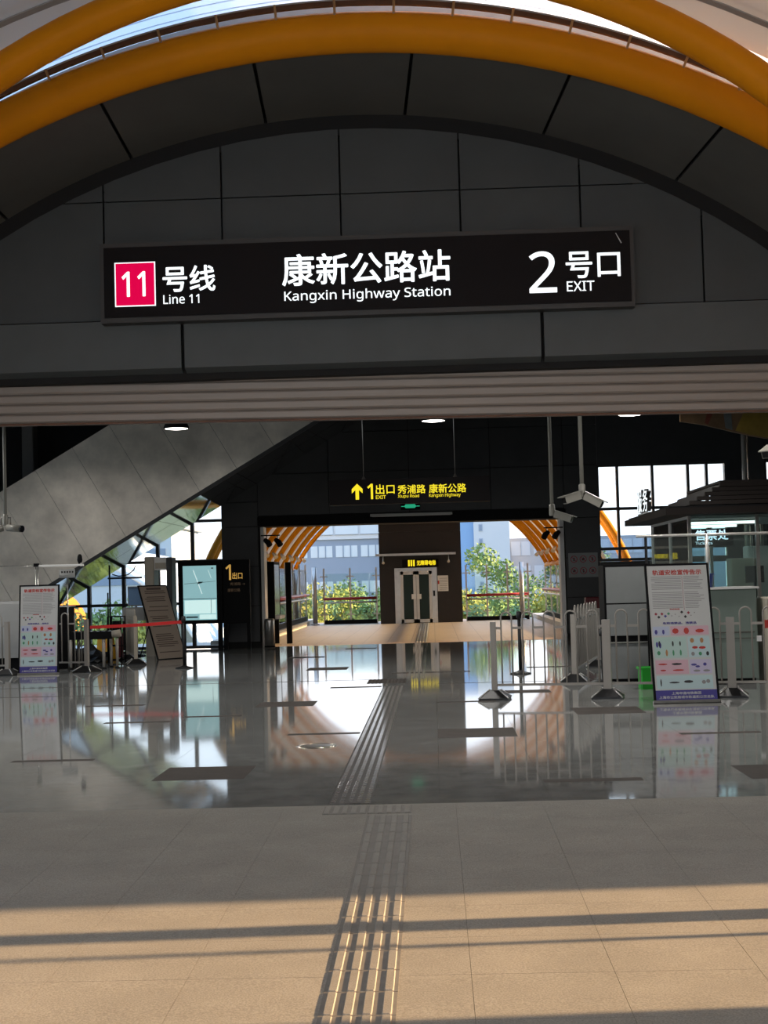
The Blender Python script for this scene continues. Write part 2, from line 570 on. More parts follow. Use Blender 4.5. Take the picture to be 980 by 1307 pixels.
# ---- hall floor: polished granite, single tiles near the door, then one slab whose joints are in the material
flo = struct('floor', 'polished grey granite floor of the station hall', 'floor')
T = 0.775
LB(-14, 14, 10.3, 36.4, -.25, -.012).build('bedding', 'joint', flo)
tile_me = LB(.0012, T - .0012, .0012, T - .0012, -.02, 0).mesh('floor_tile', 'granite')
NROW = 9
for i in range(-6, 6):
    for j in range(NROW):
        inst('floor_tile', tile_me, flo, (T * i, 10.32 + T * j, 0))
yf = 10.32 + T * NROW
LB(-14, 14, yf, 36.4, -.02, 0).build('floor_rest', 'granite_far', flo)
LB(-14, -6 * T, 10.32, yf, -.02, 0).build('floor_rest', 'granite_far', flo)
LB(6 * T, 14, 10.32, yf, -.02, 0).build('floor_rest', 'granite_far', flo)
inl = [(-2.29, -1.55, 11.8, 12.64), (-3.85, -3.1, 13.28, 13.42), (0.0, .775, 14.48, 15.36), (.785, 1.53, 11.2, 11.37),
       (2.32, 3.1, 11.15, 11.95), (-2.29, -1.55, 18.6, 19.38), (-2.29, -1.57, 26.1, 26.95), (1.56, 2.32, 16.6, 17.45),
       (2.32, 3.09, 14.3, 14.45), (-1.53, -.79, 15.08, 15.24), (0.01, .74, 18.6, 18.8), (.86, 1.53, 19.85, 20.4),
       (-3.04, -2.3, 30.5, 31.0), (-4.61, -3.83, 19.3, 19.5), (-3.81, -3.05, 16.85, 17.02), (1.55, 2.33, 25.3, 25.6),
       (-.74, .57, 24.65, 24.9), (-1.55, -.8, 21.6, 21.85), (-2.07, -1.36, 34.0, 34.4), (-3.0, -2.3, 17.4, 17.55)]
for x0, x1, y0, y1 in inl:
    LB(x0, x1, y0, y1, -.015, .0008).build('dark_inlay', 'granite_dark', flo)
for x0, x1, y0 in ((-9, -1.05, 23.25), (0.02, 3.4, 22.0), (-8.0, -4.8, 21.3)):
    LB(x0, x1, y0, y0 + .07, -.015, .0008).build('drain_slot', 'granite_dark', flo)
LB(-5, 4.2, 10.298, 10.322, -.02, .0).build('threshold', 'granite', flo)
b = MB().lathe([(0, .003), (.155, .003), (.165, .001)], (-1.15, 14.05, 0), 28)
mh = b.build('manhole_cover', 'steel', flo)
MB().lathe([(.165, 0), (.17, .006), (.19, .006), (.195, 0)], (-1.15, 14.05, 0), 28).build('rim', 'chrome_rim', mh)

# ---- tactile strips
def bar_tile(m, nb=4, size=.3, base=True):
    b = MB()
    if base:
        b.box(.002, size - .002, .002, size - .002, -.004, .0015)
    p = size / nb
    for k in range(nb):
        x = p * (k + .5)
        b.bev(x - .0195, x + .0195, .006, size - .006, .001, .0068, .005)
    me = b.mesh('tactile_tile', m)
    if base:
        me.materials.append(MATS['tactile_base'])
        for p_ in list(me.polygons)[:6]:
            p_.material_index = 1
    return me
tm = bar_tile('tactile')
st = thing('tactile_strip', 'ribbed stone guiding strip running over the sunlit paving', 'guiding strip', (-.485, 5.0, ramp(5.0)))
st.rotation_euler.x = math.atan(SL)
for k in range(-4, 16):
    inst('tactile_tile', tm, st, (0, .06 + .3 * k, .001))
st2 = thing('tactile_strip', 'short cross piece of ribbed tiles just outside the threshold', 'guiding strip', (-.79, 9.92, ramp(9.92) + .0005))
st2.rotation_euler.x = math.atan(SL)
tm2 = bar_tile('tactile', 5)
for k in range(2):
    inst('tactile_tile', tm2, st2, (.3 * k, .02, .001))
def dash_tile(m):
    b = MB().box(.002, .298, .002, .298, -.004, .0012)
    for k in range(5):
        x = .03 + .06 * k
        for j in range(3):
            b.bev(x - .017, x + .017, .012 + .098 * j, .072 + .098 * j, .001, .0042, .003)
    me = b.mesh('tactile_tile', m)
    me.materials.append(MATS['tactile_gap'])
    for p_ in list(me.polygons)[:6]:
        p_.material_index = 1
    return me
tmi = dash_tile('tactile_in')
st3 = thing('tactile_strip', 'ribbed guiding strip crossing the polished hall floor', 'guiding strip', (-.775, 10.36, 0))
for k in range(38):
    inst('tactile_tile', tmi, st3, (0, .3 * k, .001))
dots = MB().box(0, .29, 0, .29, -.004, .0015)
for i in range(5):
    for j in range(5):
        dots.lathe([(.018, .001), (.014, .006), (0, .007)], (.03 + .0575 * i, .03 + .0575 * j, 0), 8)
dm = dots.mesh('warning_tile', 'granite_dark')
st4 = thing('tactile_strip', 'dark studded warning tiles where the hall strip turns', 'guiding strip', (-1.05, 22.4, 0))
for i in range(2):
    for j in range(3):
        inst('warning_tile', dm, st4, (.3 * i, .3 * j, .001))
st5 = thing('tactile_strip', 'guiding strip leading over the beige deck to the lift', 'guiding strip', (-.49, 36.6, 0))
for k in range(54):
    inst('tactile_tile', tm, st5, (0, .3 * k, .002))
tmf = bar_tile('granite', 4, .3, False)
st6 = thing('tactile_strip', 'faint guiding strip between the warning tiles and the beige deck', 'guiding strip', (-.47, 23.4, 0))
for k in range(43):
    inst('tactile_tile', tmf, st6, (0, .3 * k, .001))

# ---- corridor deck beyond the hall
cor = struct('floor_deck', 'sunlit beige stone deck in front of the lift', 'floor')
LB(-5.6, 5.0, 36.4, 57, -.3, 0.0).build('deck_slab', 'corridor_stone', cor)
LB(-5.6, -4.55, 36.9, 57, 0, .16).build('kerb', 'kerb_stone', cor)
LB(3.75, 5.0, 36.9, 57, 0, .16).build('kerb', 'kerb_stone', cor)

# ---- front wall with arched head
wf = struct('wall_front', 'dark panelled arched wall carrying the big station sign', 'wall')
CX, CZ = -.49, -.06
def clip_circle(poly, cx, cz, R, n=96):
    # keep the part of a convex polygon inside the circle
    out = poly
    for i in range(n):
        a = 2 * PI * i / n
        nx, nz = math.cos(a), math.sin(a)
        res = []
        for k in range(len(out)):
            p, q = out[k], out[(k + 1) % len(out)]
            dp = (p[0] - cx) * nx + (p[1] - cz) * nz - R
            dq = (q[0] - cx) * nx + (q[1] - cz) * nz - R
            if dp <= 0: res.append(p)
            if (dp < 0 < dq) or (dq < 0 < dp):
                t = dp / (dp - dq)
                res.append((p[0] + (q[0] - p[0]) * t, p[1] + (q[1] - p[1]) * t))
        out = res
        if len(out) < 3:
            return []
    return out
g = .007
for i in range(-4, 6):
    xa, xb = -.58 + .842 * (i - 1), -.58 + .842 * i
    for za, zb in ((3.425, 4.277), (4.277, 5.1)):
        p = clip_circle([(xa + g, za + g * .6), (xb - g, za + g * .6), (xb - g, zb - g * .6), (xa + g, zb - g * .6)], CX, CZ, 4.80)
        if len(p) > 2 and (max(q[0] for q in p) - min(q[0] for q in p)) > .03:
            MB().prism(p, (0, 0, 0), X_, Z_, Y_, 10.33, 10.37).build('panel', 'grey_panel', wf)
disc = clip_circle([(-5.4, 3.0), (4.4, 3.0), (4.4, 5.2), (-5.4, 5.2)], CX, CZ, 4.96)
MB().prism(disc, (0, 0, 0), X_, Z_, Y_, 10.38, 10.75).build('backing', 'black_gap', wf)
xs = [-5.2, -4.24, -1.715, .81, 3.33, 4.3]
for a, c in zip(xs[:-1], xs[1:]):
    b = MB()
    b.prism([(10.30, 3.075), (10.30, 3.418), (10.42, 3.418), (10.55, 3.05), (10.42, 3.03)], (0, 0, 0), Y_, Z_, X_, a + .012, c - .012)
    b.build('panel', 'band_panel', wf)
LB(-5.2, 4.3, 10.43, 10.75, 3.06, 3.45).build('lintel', 'black_gap', wf)
for x0, x1 in ((-5.4, -4.3), (3.35, 4.6)):
    LB(x0, x1, 10.3, 10.8, 0, 3.4).build('jamb', 'grey_panel', wf)
# dark ring between soffit and panels
b = MB()
arc_sheet(b, -.49, -.10, 4.80, .15, 10.34, 10.38, -1.35, 1.35, 60)
b.build('shadow_gap', 'black_gap', wf)
# curved soffit panels
a = -.523 - 4 * .2
while a < 1.3:
    b = MB()
    arc_sheet(b, -.43, -.20, 5.17, .04, 9.30, 10.36, a + .0022, a + .2 - .0022, 8, 4.94, -.49, -.10)
    b.build('soffit_panel', 'soffit_panel', wf)
    a += .2
b = MB()
arc_sheet(b, -.43, -.20, 5.215, .04, 9.32, 10.9, -1.36, 1.36, 60, 4.99, -.49, -.10)
b.build('soffit_backing', 'black_gap', wf)

# ---- canopy
can = struct('canopy', 'white vaulted canopy roof over the entrance', 'canopy')
AC, AZ = -.43, -.20
A0 = 1.12
b = MB()
arc_sheet(b, AC, AZ, 5.62, .03, 9.30, 11.4, -A0, A0, 48)
b.build('translucent_sheet', 'polycarbonate', can)
y = 8.95
for k in range(9):
    b = MB()
    ya = 8.69 - 1.65 * (k + 1)
    yb = 8.69 - 1.65 * k
    arc_sheet(b, AC, AZ, 5.62, .05, ya + .02, yb, -A0, A0, 48)
    b.build('roof_panel', 'deck_white', can)
    b = MB()
    arc_sheet(b, AC, AZ, 5.635, .05, yb + .001, yb + .019, -A0, A0, 48)
    b.build('joint_strip', 'grey_strip', can)
b = MB()
arc_sheet(b, AC, AZ, 5.625, .05, 8.7, 9.29, -A0, A0, 48)
b.build('joint_strip', 'deck_white', can)
b = MB()
arc_sheet(b, AC, AZ, 5.612, .008, 8.79, 8.86, -A0, A0, 48)
b.build('joint_strip', 'grey_strip', can)
# ribs of the translucent sheet
for k in range(16):
    yy = 9.36 + .13 * k
    MB().tube(arc_pts(AC, AZ, 5.618, yy, -A0, A0, 48), .005, 5).build('sheet_rib', 'polycarbonate', can)

def arch_pipe(y, label, kind):
    t = thing('arch_pipe', label, 'pipe', (AC, y, 0))
    if kind == 0:
        MB().tube(arc_pts(AC, -.22, 5.265, y, -1.52, 1.52, 72), .128, 16).build('tube', 'yellow_paint', t)
    else:
        pts = [(-.395 - 3.84 - .15, y, ramp(y))] + arc_pts(-.395, 1.295, 3.84, y, -PI / 2, PI / 2, 64) + [(-.395 + 3.84 + .15, y, ramp(y))]
        MB().tube(pts, .098, 16).build('tube', 'yellow_paint', t)
    return t
arch_pipe(9.3, 'yellow arched pipe along the dark wall head, whole curve in view', 0)
arch_pipe(8.4, 'nearer yellow arched pipe cut by the top edge, crossing both upper corners', 1)
for k, y in enumerate((7.22, 4.9)):
    arch_pipe(y, ['yellow arched pipe above the lit paving, out of sight overhead', 'yellow arched pipe closest to the viewer, out of sight overhead'][k], 1)
LB(4.1, 4.16, 6.88, 6.93, -.08, 2.4).build('stripe_rod', 'steel', can)  # unseen thin rod, added to cast the faint second sun stripe
# brown trough with small brackets above the pipe
tr = thing('cable_trough', 'narrow brown cable trough curving above the yellow pipe', 'trough', (-.42, 9.3, 5.2))
b = MB()
arc_sheet(b, -.42, -.01, 5.203, .030, 9.22, 9.245, -.72, .72, 60)
b.build('trough', 'rail_brown', tr)
b = MB()
arc_sheet(b, -.42, -.01, 5.233, .010, 9.215, 9.255, -.72, .72, 60)
b.build('trim', 'grey_strip', tr)
brk = []
a = -.60
while a < .62:
    p = Vector((-.42 + 5.203 * math.sin(a), 9.212, -.01 + 5.203 * math.cos(a)))
    q = Vector((-.42 + 5.10 * math.sin(a), 9.212, -.01 + 5.10 * math.cos(a)))
    MB().tube([q, p + (p - q) * .35], .0095, 6).build('bracket', 'bracket_tan', tr)
    a += .0725
b = MB()
arc_sheet(b, -.42, -.01, 5.11, .245, 9.62, 9.66, -.9, .9, 60)
b.build('fascia_strip', 'fascia', can)

# side walls of the forecourt
wr_ = struct('wall_right', 'dark cladding beside the entrance, out of view on the right, partly added to block sun', 'wall')
LB(4.6, 9.5, 8.2, 10.8, -.1, 4.6).build('cladding', 'grey_panel', wr_)
LB(4.6, 5.2, -6, 5.92, -.4, 2.6).build('cladding', 'grey_panel', wr_)  # unseen stretch added to keep sun off the paving behind the camera
wl_ = struct('wall_left', 'dark cladding beside the entrance, out of view on the left', 'wall')
LB(-9.5, -5.5, 8.2, 10.8, -.1, 4.6).build('cladding', 'grey_panel', wl_)

# ---- roller shutter under the lintel
sh = thing('roller_shutter', 'raised taupe roller shutter hanging below the dark lintel', 'shutter', (-.35, 10.5, 2.71))
sh.rotation_euler.y = .0118
zz = [-.005, .062, .132, .202, .272, .342, .40]
for k in range(6):
    z0, z1 = zz[k] + .002, zz[k + 1] - .002
    b = MB()
    b.prism([(-.012, z0), (-.020, z0 + .012), (-.020, z1 - .012), (-.012, z1), (.012, z1), (.012, z0)], (0, 0, 0), Y_, Z_, X_, -3.95, 3.75)
    b.build('slat', 'shutter_slat', sh, (0, 0, 0))
LB(-3.95, 3.75, -.006, .02, 0, .4).build('slat_joint', 'joint', sh, (0, 0, 0))
LB(-3.95, 3.75, -.03, .03, -.02, -.006).build('bottom_rail', 'rail_brown', sh, (0, 0, 0))

# ---- hall shell
ce = struct('ceiling', 'black ceiling of the station hall', 'ceiling')
LB(-14, 14, 10.8, 36.6, 6.2, 6.5).build('ceiling_slab', 'ceiling_dark', ce)
LB(-14, 14, 10.75, 10.95, 3.4, 6.3).build('bulkhead', 'ceiling_dark', ce)
ws_ = struct('wall_side', 'dark side wall of the hall, out of view', 'wall')
LB(-14.2, -14, 10.3, 14, 0, 6.5).build('cladding', 'wall_dark', ws_)
LB(-14.2, -14, 31, 36.6, 0, 6.5).build('cladding', 'wall_dark', ws_)
LB(-14.2, -14, 14, 31, 4.4, 6.5).build('cladding', 'wall_dark', ws_)
LB(-14.2, -14, 14, 31, 0, .3).build('cladding', 'wall_dark', ws_)
w5 = struct('added_window', 'added side glazing to brighten the escalator, out of view on the left', 'window', (-14.1, 22, .3))  # glazing added out of view so daylight reaches the escalator side
for k in range(9):
    y = 14 + 17 / 8 * k
    LB(-14.16, -14.04, y - .04, y + .04, .3, 4.4).build('mullion', 'mullion', w5)
    if k < 8:
        LB(-14.105, -14.095, y + .04, y + 17 / 8 - .04, .3, 4.4).build('pane', 'window_glass', w5)
LB(14, 14.2, 10.3, 36.6, 0, 6.5).build('cladding', 'wall_dark', ws_)
LB(-14, -5.4, 10.6, 10.8, 0, 6.5).build('cladding', 'wall_dark', ws_)
LB(4.6, 14, 10.6, 10.8, 0, 6.5).build('cladding', 'wall_dark', ws_)

# ---- end wall with the opening to the deck
we = struct('wall_back', 'black panelled end wall with the wide opening to the deck', 'wall')
LB(-5.06, -4.22, 36.06, 36.8, 0, 6.2).build('core', 'black_gap', we)
LB(3.24, 4.02, 36.06, 36.8, 0, 6.2).build('core', 'black_gap', we)
LB(-4.22, 3.24, 36.06, 36.8, 2.98, 6.2).build('core', 'black_gap', we)
cols = [-5.1, -4.24, -2.49, -.53, 1.45, 3.22, 4.05]
for ci, (a, c) in enumerate(zip(cols[:-1], cols[1:])):
    rows = [.14, 1.02, 1.98, 2.95, 3.55, 4.22, 5.2, 6.18] if ci in (0, 5) else [3.20, 4.22, 5.2, 6.18]
    for z0, z1 in zip(rows[:-1], rows[1:]):
        LB(a + .008, c - .008, 36.0, 36.05, z0 + .008, z1 - .008).build('panel', 'wall_dark', we)
LB(-5.12, -4.2, 35.97, 36.8, 0, .13).build('plinth', 'black_gap', we)
LB(3.2, 4.07, 35.97, 36.8, 0, .13).build('plinth', 'black_gap', we)
LB(-4.24, 3.24, 35.9, 36.8, 2.94, 3.17).build('header_beam', 'frame_black', we)
LB(-4.20, -4.12, 36.1, 36.7, 0, 2.94).build('reveal', 'paint_white', we)
LB(3.10, 3.2, 36.1, 36.7, 0, 2.94).build('reveal', 'paint_white', we)
LB(-14, -9.5, 36.0, 36.6, 0, 6.2).build('blank_wall', 'wall_dark', we)
LB(-9.5, -5.1, 36.0, 36.3, 3.6, 6.2).build('blank_wall', 'wall_dark', we)
LB(4.05, 14, 36.0, 36.4, 4.21, 6.2).build('blank_wall', 'wall_dark', we)
LB(4.05, 5.5, 36.0, 36.4, 0, 1.86).build('blank_wall', 'wall_dark', we)
LB(5.5, 14, 36.0, 36.4, 0, .5).build('blank_wall', 'wall_dark', we)

def window(name, label, xs_, zs_, y=36.1, w=.04):
    t = struct(name, label, 'window', (xs_[0], y, zs_[0]))
    for x in xs_:
        LB(x - w, x + w, y - .06, y + .1, zs_[0] - .03, zs_[-1] + .03).build('mullion', 'mullion', t)
    for z in zs_:
        LB(xs_[0], xs_[-1], y - .05, y + .09, z - .035, z + .035).build('transom', 'mullion', t)
    for i in range(len(xs_) - 1):
        for j in range(len(zs_) - 1):
            LB(xs_[i] + w, xs_[i + 1] - w, y + .02, y + .03, zs_[j] + .035, zs_[j + 1] - .035).build('pane', 'window_glass', t)
    return t
window('window_1', 'full height glazing behind the map stand, partly under the escalator', [-9.5, -8.44, -7.58, -6.73, -5.87, -5.1], [.05, 1.12, 2.15, 3.13, 3.6])
window('window_2', 'high white-lit window grid to the right of the opening', [4.05, 4.53, 5.38, 6.24, 6.69, 7.15], [1.9, 2.17, 3.14, 4.2], w=.03)
window('window_3', 'small high window beyond the round column at the right edge', [7.72, 8.1, 8.7, 9.4, 10.2, 11, 11.8, 12.6, 14], [1.9, 2.17, 3.14, 4.2], w=.03)
window('window_4', 'lower glazing behind the ticket booth', [5.5, 6.24, 7.15, 7.75, 8.7, 9.4, 10.2, 11, 11.8, 12.6, 14], [.53, 1.12, 1.83], w=.03)
LB(7.15, 7.75, 36.0, 36.4, 1.86, 4.22).build('pier', 'wall_dark', we)

# ================================================================== THINGS
# ---- main sign
sg = thing('station_sign', 'long black lit sign with white lettering above the shutter', 'sign', (-.41, 10.2, 3.4))
FX = front(10.17)
LB(-2.265, 1.445, 10.18, 10.34, 3.385, 3.945).build('box', 'sign_frame', sg)
LB(-2.235, 1.42, 10.168, 10.19, 3.42, 3.912).build('face', 'sign_black', sg)
fr = Frame((0, 10.168, 0), X_, Z_)
k = 10.168 / 10.15
def tz(z): return EYE + (z - EYE) * k
def sx(x): return x * k
plate = MB()
fr.rect(plate, sx(-2.155), sx(-1.870), tz(3.491), tz(3.801), 0, .003)
pl = plate.build('line_badge', 'lit_white', sg)
b = MB()
fr.rect(b, sx(-2.147), sx(-1.878), tz(3.499), tz(3.793), .003, .005)
b.build('red_field', 'lit_red', pl)
text('11', fr, sx(-2.105), sx(-1.940), tz(3.559), tz(3.735), 'lit_white', pl, .005, .01)
text('号线', fr, sx(-1.82), sx(-1.452), tz(3.583), tz(3.766), 'lit_white', sg, .001, .016)
text('Line 11', fr, sx(-1.818), sx(-1.567), tz(3.500), tz(3.565), 'lit_white', sg, .001, .004)
text('康新公路站', fr, sx(-.988), sx(.180), tz(3.597), tz(3.820), 'lit_white', sg, .001, .016)
text('Kangxin Highway Station', fr, sx(-.976), sx(.174), tz(3.474), tz(3.563), 'lit_white', sg, .001, .004)
text('2', fr, sx(.718), sx(.908), tz(3.492), tz(3.780), 'lit_white', sg, .001, .004)
text('号口', fr, sx(.972), sx(1.347), tz(3.585), tz(3.770), 'lit_white', sg, .001, .012)
text('EXIT', fr, sx(.975), sx(1.165), tz(3.496), tz(3.565), 'lit_white', sg, .001, .004)
b = MB()
fr.poly(b, [(1.322, 3.894), (1.326, 3.896), (1.364, 3.826), (1.358, 3.822)], 0, .002)
b.build('scratch', 'poster_white', sg)

# ---- escalator with clad side and mirror underside
es = thing('escalator', 'steel-clad escalator climbing to the right in front of the end wall', 'escalator', (-6, 32, 0))
K = .578
def eb(x): return 3.03 + K * (x + 5.9)
def et(x): return 4.43 + K * (x + 8.14)
ca = math.atan(K)
ux, uz = math.cos(ca), math.sin(ca)
nx, nz = -uz, ux
HB = (et(-6) - eb(-6)) * ux
base = Vector((-7.45, 32.0, eb(-7.45)))
def ep(s, t, y): return (base.x + ux * s + nx * t, y, base.z + uz * s + nz * t)
s0, pitch = -5 * .945, .945
def quad_plate(name, m, pts, off, parent):
    n = len(pts)
    vs = [Vector(p) for p in pts] + [Vector(p) + Vector(off) for p in pts]
    fs = [tuple(range(n)), tuple(range(2 * n - 1, n - 1, -1))] + [(i, (i + 1) % n, n + (i + 1) % n, n + i) for i in range(n)]
    return MB().add(vs, fs).build(name, m, parent)
def clip_z(pts, zmin, zmax):
    for lim, sg_ in ((zmin, 1), (zmax, -1)):
        out = []
        for k_ in range(len(pts)):
            p, q = Vector(pts[k_]), Vector(pts[(k_ + 1) % len(pts)])
            dp, dq = (p.z - lim) * sg_, (q.z - lim) * sg_
            if dp >= 0: out.append(p)
            if dp * dq < 0: out.append(p + (q - p) * (dp / (dp - dq)))
        pts = out
        if len(pts) < 3: return []
    return pts
quad_plate('truss', 'black_gap', clip_z([ep(-7, .03, 32.04), ep(11, .03, 32.04), ep(11, HB - .03, 32.04), ep(-7, HB - .03, 32.04)], .01, 6.15), (0, 3.85, 0), es)
for k in range(-7, 11):
    a, c = k * pitch + .004, (k + 1) * pitch - .004
    q = clip_z([ep(a, 0, 32), ep(c, 0, 32), ep(c, HB, 32), ep(a, HB, 32)], .02, 6.1)
    if len(q) > 2:
        quad_plate('side_panel', 'steel_panel', q, (0, .03, 0), es)
    for y0, y1 in ((32.0, 33.9), (33.93, 35.95)):
        a2, c2 = k * 1.7, k * 1.7 + 1.69
        if a2 > 9: continue
        q = [ep(a2, 0, y0), ep(c2, 0, y0), ep(c2, 0, y1), ep(a2, 0, y1)]
        if min(p[2] for p in q) > .1 and max(p[2] for p in q) < 6.1:
            quad_plate('soffit_plate', 'mirror_steel', q, (nx * .025, 0, nz * .025), es)
b = MB()
b.add([ep(-3, -.03, 31.985), ep(8.5, -.03, 31.985), ep(8.5, .05, 31.985), ep(-3, .05, 31.985),
       ep(-3, -.03, 32.02), ep(8.5, -.03, 32.02), ep(8.5, .05, 32.02), ep(-3, .05, 32.02)],
      [(0, 1, 2, 3), (7, 6, 5, 4), (0, 4, 5, 1), (1, 5, 6, 2), (2, 6, 7, 3), (3, 7, 4, 0)])
b.build('edge_trim', 'wall_dark', es)
t = thing('column', 'slim blue-grey column rising behind the escalator', 'column', (-9.5, 35.2, 0))
MB().bev(-9.80, -9.52, 35.2, 35.6, 0, 6.2, .02).build('shaft', 'paint_grey', t)
LB(-9.84, -9.48, 35.16, 35.64, 0, .1).build('foot', 'steel', t)

# ---- pendant lamps
def lamp(x, label, y=26, z=4.33):
    t = thing('pendant_lamp', label, 'lamp', (x, y, z), 0, 'pendant lamps in the hall')
    MB().lathe([(.035, .42), (.10, .40), (.15, .22), (.225, .02), (.222, 0), (.20, .0)], (0, 0, 0), 28).build('shade', 'frame_black', t, (0, 0, 0))
    MB().lathe([(0, -.012), (.12, -.010), (.205, .002), (.205, .012), (0, .012)], (0, 0, 0), 28).build('diffuser', 'lit_lamp', t, (0, 0, 0))
    MB().tube([(0, 0, .4), (0, 0, 1.86)], .012, 6).build('rod', 'frame_black', t, (0, 0, 0))
    L_ = bpy.data.lights.new('lamp_light', 'AREA')
    L_.shape = 'DISK'
    L_.size = .4
    L_.energy = 40
    L_.color = (1.0, .96, .91)
    lo = bpy.data.objects.new('lamp_light', L_)
    COL.objects.link(lo)
    lo.parent = t
    lo.location = (0, 0, -.02)
lamp(-4.47, 'round pendant lamp with dark shade in front of the steel escalator')
lamp(.08, 'round white pendant lamp above the yellow hanging exit sign')
lamp(3.53, 'round white pendant lamp above the right-hand windows')
for y, row in ((20, 'middle'), (14.5, 'front')):  # unseen rows of lamps, added to brighten the floor and escalator
    for x, where in ((-9.0, 'far left'), (-4.47, 'left'), (.08, 'centre'), (3.53, 'right'), (8.2, 'far right')):
        lamp(x, 'added fill lamp in the %s row over the hall, %s, hidden by the shutter' % (row, where), y)
lamp(-9.0, 'added fill lamp left of the escalator top, outside the picture', 26)  # one more unseen lamp added for hall light

# ---- yellow hanging sign
hs = thing('hanging_sign', 'black hanging sign with yellow arrow and exit lettering over the opening', 'sign', (-.43, 30, 3.1))
LB(-2.06, 1.19, 30.0, 30.14, 3.10, 3.61).build('box', 'sign_black', hs)
f3 = Frame((0, 30.0, 0), X_, Z_)
b = MB()
f3.poly(b, [(-1.53, 3.205), (-1.46, 3.205), (-1.46, 3.40), (-1.385, 3.33), (-1.385, 3.42), (-1.495, 3.525), (-1.605, 3.42), (-1.605, 3.33), (-1.53, 3.40)], 0, .004)
b.build('arrow', 'lit_yellow', hs)
text('1', f3, -1.29, -1.175, 3.205, 3.52, 'lit_yellow', hs, .001, .01)
text('出口', f3, -1.118, -.735, 3.30, 3.50, 'lit_yellow', hs, .001, .012)
text('EXIT', f3, -1.118, -.915, 3.205, 3.277, 'lit_yellow', hs, .001, .006)
text('秀浦路', f3, -.672, -.105, 3.295, 3.475, 'lit_yellow', hs, .001, .012)
text('Xiupu Road', f3, -.672, -.241, 3.20, 3.282, 'lit_yellow', hs, .001, .004)
text('康新公路', f3, -.038, .718, 3.293, 3.478, 'lit_yellow', hs, .001, .012)
text('Kangxin Highway', f3, -.038, .601, 3.195, 3.284, 'lit_yellow', hs, .001, .004)
for x in (-1.36, .5):
    MB().tube([(x, 30.07, 3.61), (x, 30.07, 6.2)], .008, 6).build('hanger', 'steel', hs)
    MB().lathe([(.045, 0), (.012, .07)], (x, 30.07, 3.61), 10).build('cap', 'steel', hs)
xs_ = thing('running_man_sign', 'small green glowing emergency exit sign above the opening', 'sign', (-.5, 35.95, 3.27))
LB(-.74, -.27, 35.93, 36.0, 3.25, 3.42).build('box', 'frame_black', xs_)
f4 = Frame((0, 35.93, 0), X_, Z_)
b = MB()
f4.poly(b, [(-.62, 3.29), (-.40, 3.29), (-.36, 3.335), (-.40, 3.385), (-.62, 3.385), (-.66, 3.335)], 0, .004)
f4.poly(b, [(-.73, 3.325), (-.66, 3.325), (-.66, 3.345), (-.73, 3.345)], 0, .004)
f4.poly(b, [(-.36, 3.325), (-.28, 3.325), (-.28, 3.345), (-.36, 3.345)], 0, .004)
b.build('symbol', 'lit_green', xs_)
tl = thing('strip_light', 'unlit grey strip light fixed under the emergency exit sign', 'light', (-.5, 35.7, 3.1))
MB().bev(-1.48, .5, 35.62, 35.74, 3.10, 3.16, .01).build('housing', 'paint_grey', tl)
LB(-1.44, .46, 35.64, 35.72, 3.09, 3.1).build('cover', 'poster_white', tl)

# ---- lift block at the far end
lf = thing('lift_shaft', 'dark brown lift tower with steel doors at the end of the deck', 'lift', (-.45, 53.2, 0))
LB(-1.90, 1.0, 53.24, 56, 0, 6.5).build('core', 'lift_brown', lf)
for x0, x1, z0, z1 in ((-1.93, -1.40, 0, 2.0), (.13, 1.02, 0, 2.0), (-1.93, 1.02, 2.0, 3.28), (-1.93, 1.02, 3.29, 4.6), (-1.93, 1.02, 4.61, 6.4)):
    LB(x0 + .003, x1 - .003, 53.2, 53.25, z0, z1 - .006).build('cladding_panel', 'lift_brown', lf)
fb = MB()
fb.box(-1.39, -1.18, 53.16, 53.24, 0, 1.98).box(-.06, .13, 53.16, 53.24, 0, 1.98).box(-1.18, -.06, 53.16, 53.24, 1.86, 1.98)
fb.build('door_frame', 'steel', lf)
for s, (xa, xb) in enumerate(((-1.18, -.625), (-.615, -.06))):
    d = MB().box(xa, xa + .10, 53.17, 53.21, .02, 1.86).box(xb - .10, xb, 53.17, 53.21, .02, 1.86).box(xa, xb, 53.17, 53.21, .02, .14).box(xa, xb, 53.17, 53.21, 1.74, 1.86)
    dl = d.build('door_leaf', 'steel_light', lf)
    LB(xa + .1, xb - .1, 53.185, 53.195, .14, 1.74).build('pane', 'dark_glass', dl)
    hx = xb - .17 if s == 0 else xa + .02
    LB(hx, hx + .15, 53.15, 53.17, .86, 1.04).build('push_plate', 'paint_white', dl)
LB(-.02, .05, 53.13, 53.16, .95, 1.15).build('call_button', 'frame_black', lf)
cn = MB().box(-2.0, .79, 52.2, 53.2, 2.44, 2.47)
c_ = cn.build('canopy', 'dark_glass', lf)
LB(-2.02, .81, 52.17, 52.2, 2.41, 2.49).build('edge', 'steel', c_)
for x in (-1.75, .55):
    MB().tube([(x, 52.4, 2.44), (x, 52.4, 2.26), (x, 52.3, 2.16)], [.02, .02, .05], 8).build('spotlight', 'steel', lf)
ls = thing('lift_sign', 'small black sign with yellow characters above the lift doors', 'sign', (-.4, 53.0, 2.0))
LB(-1.1, .2, 53.05, 53.14, 2.0, 2.28).build('box', 'sign_black', ls)
f5 = Frame((0, 53.05, 0), X_, Z_)
b = MB()
for x in (-.89, -.80, -.71):
    f5.rect(b, x, x + .06, 2.04, 2.26, 0, .004)
b.build('symbol', 'lit_yellow', ls)
text('无障碍电梯', f5, -.58, .1, 2.06, 2.24, 'lit_yellow', ls, .001, .03)
nt = thing('notice', 'white notice sheet with a red mark beside the lift doors', 'notice', (.33, 53.15, 1.1))
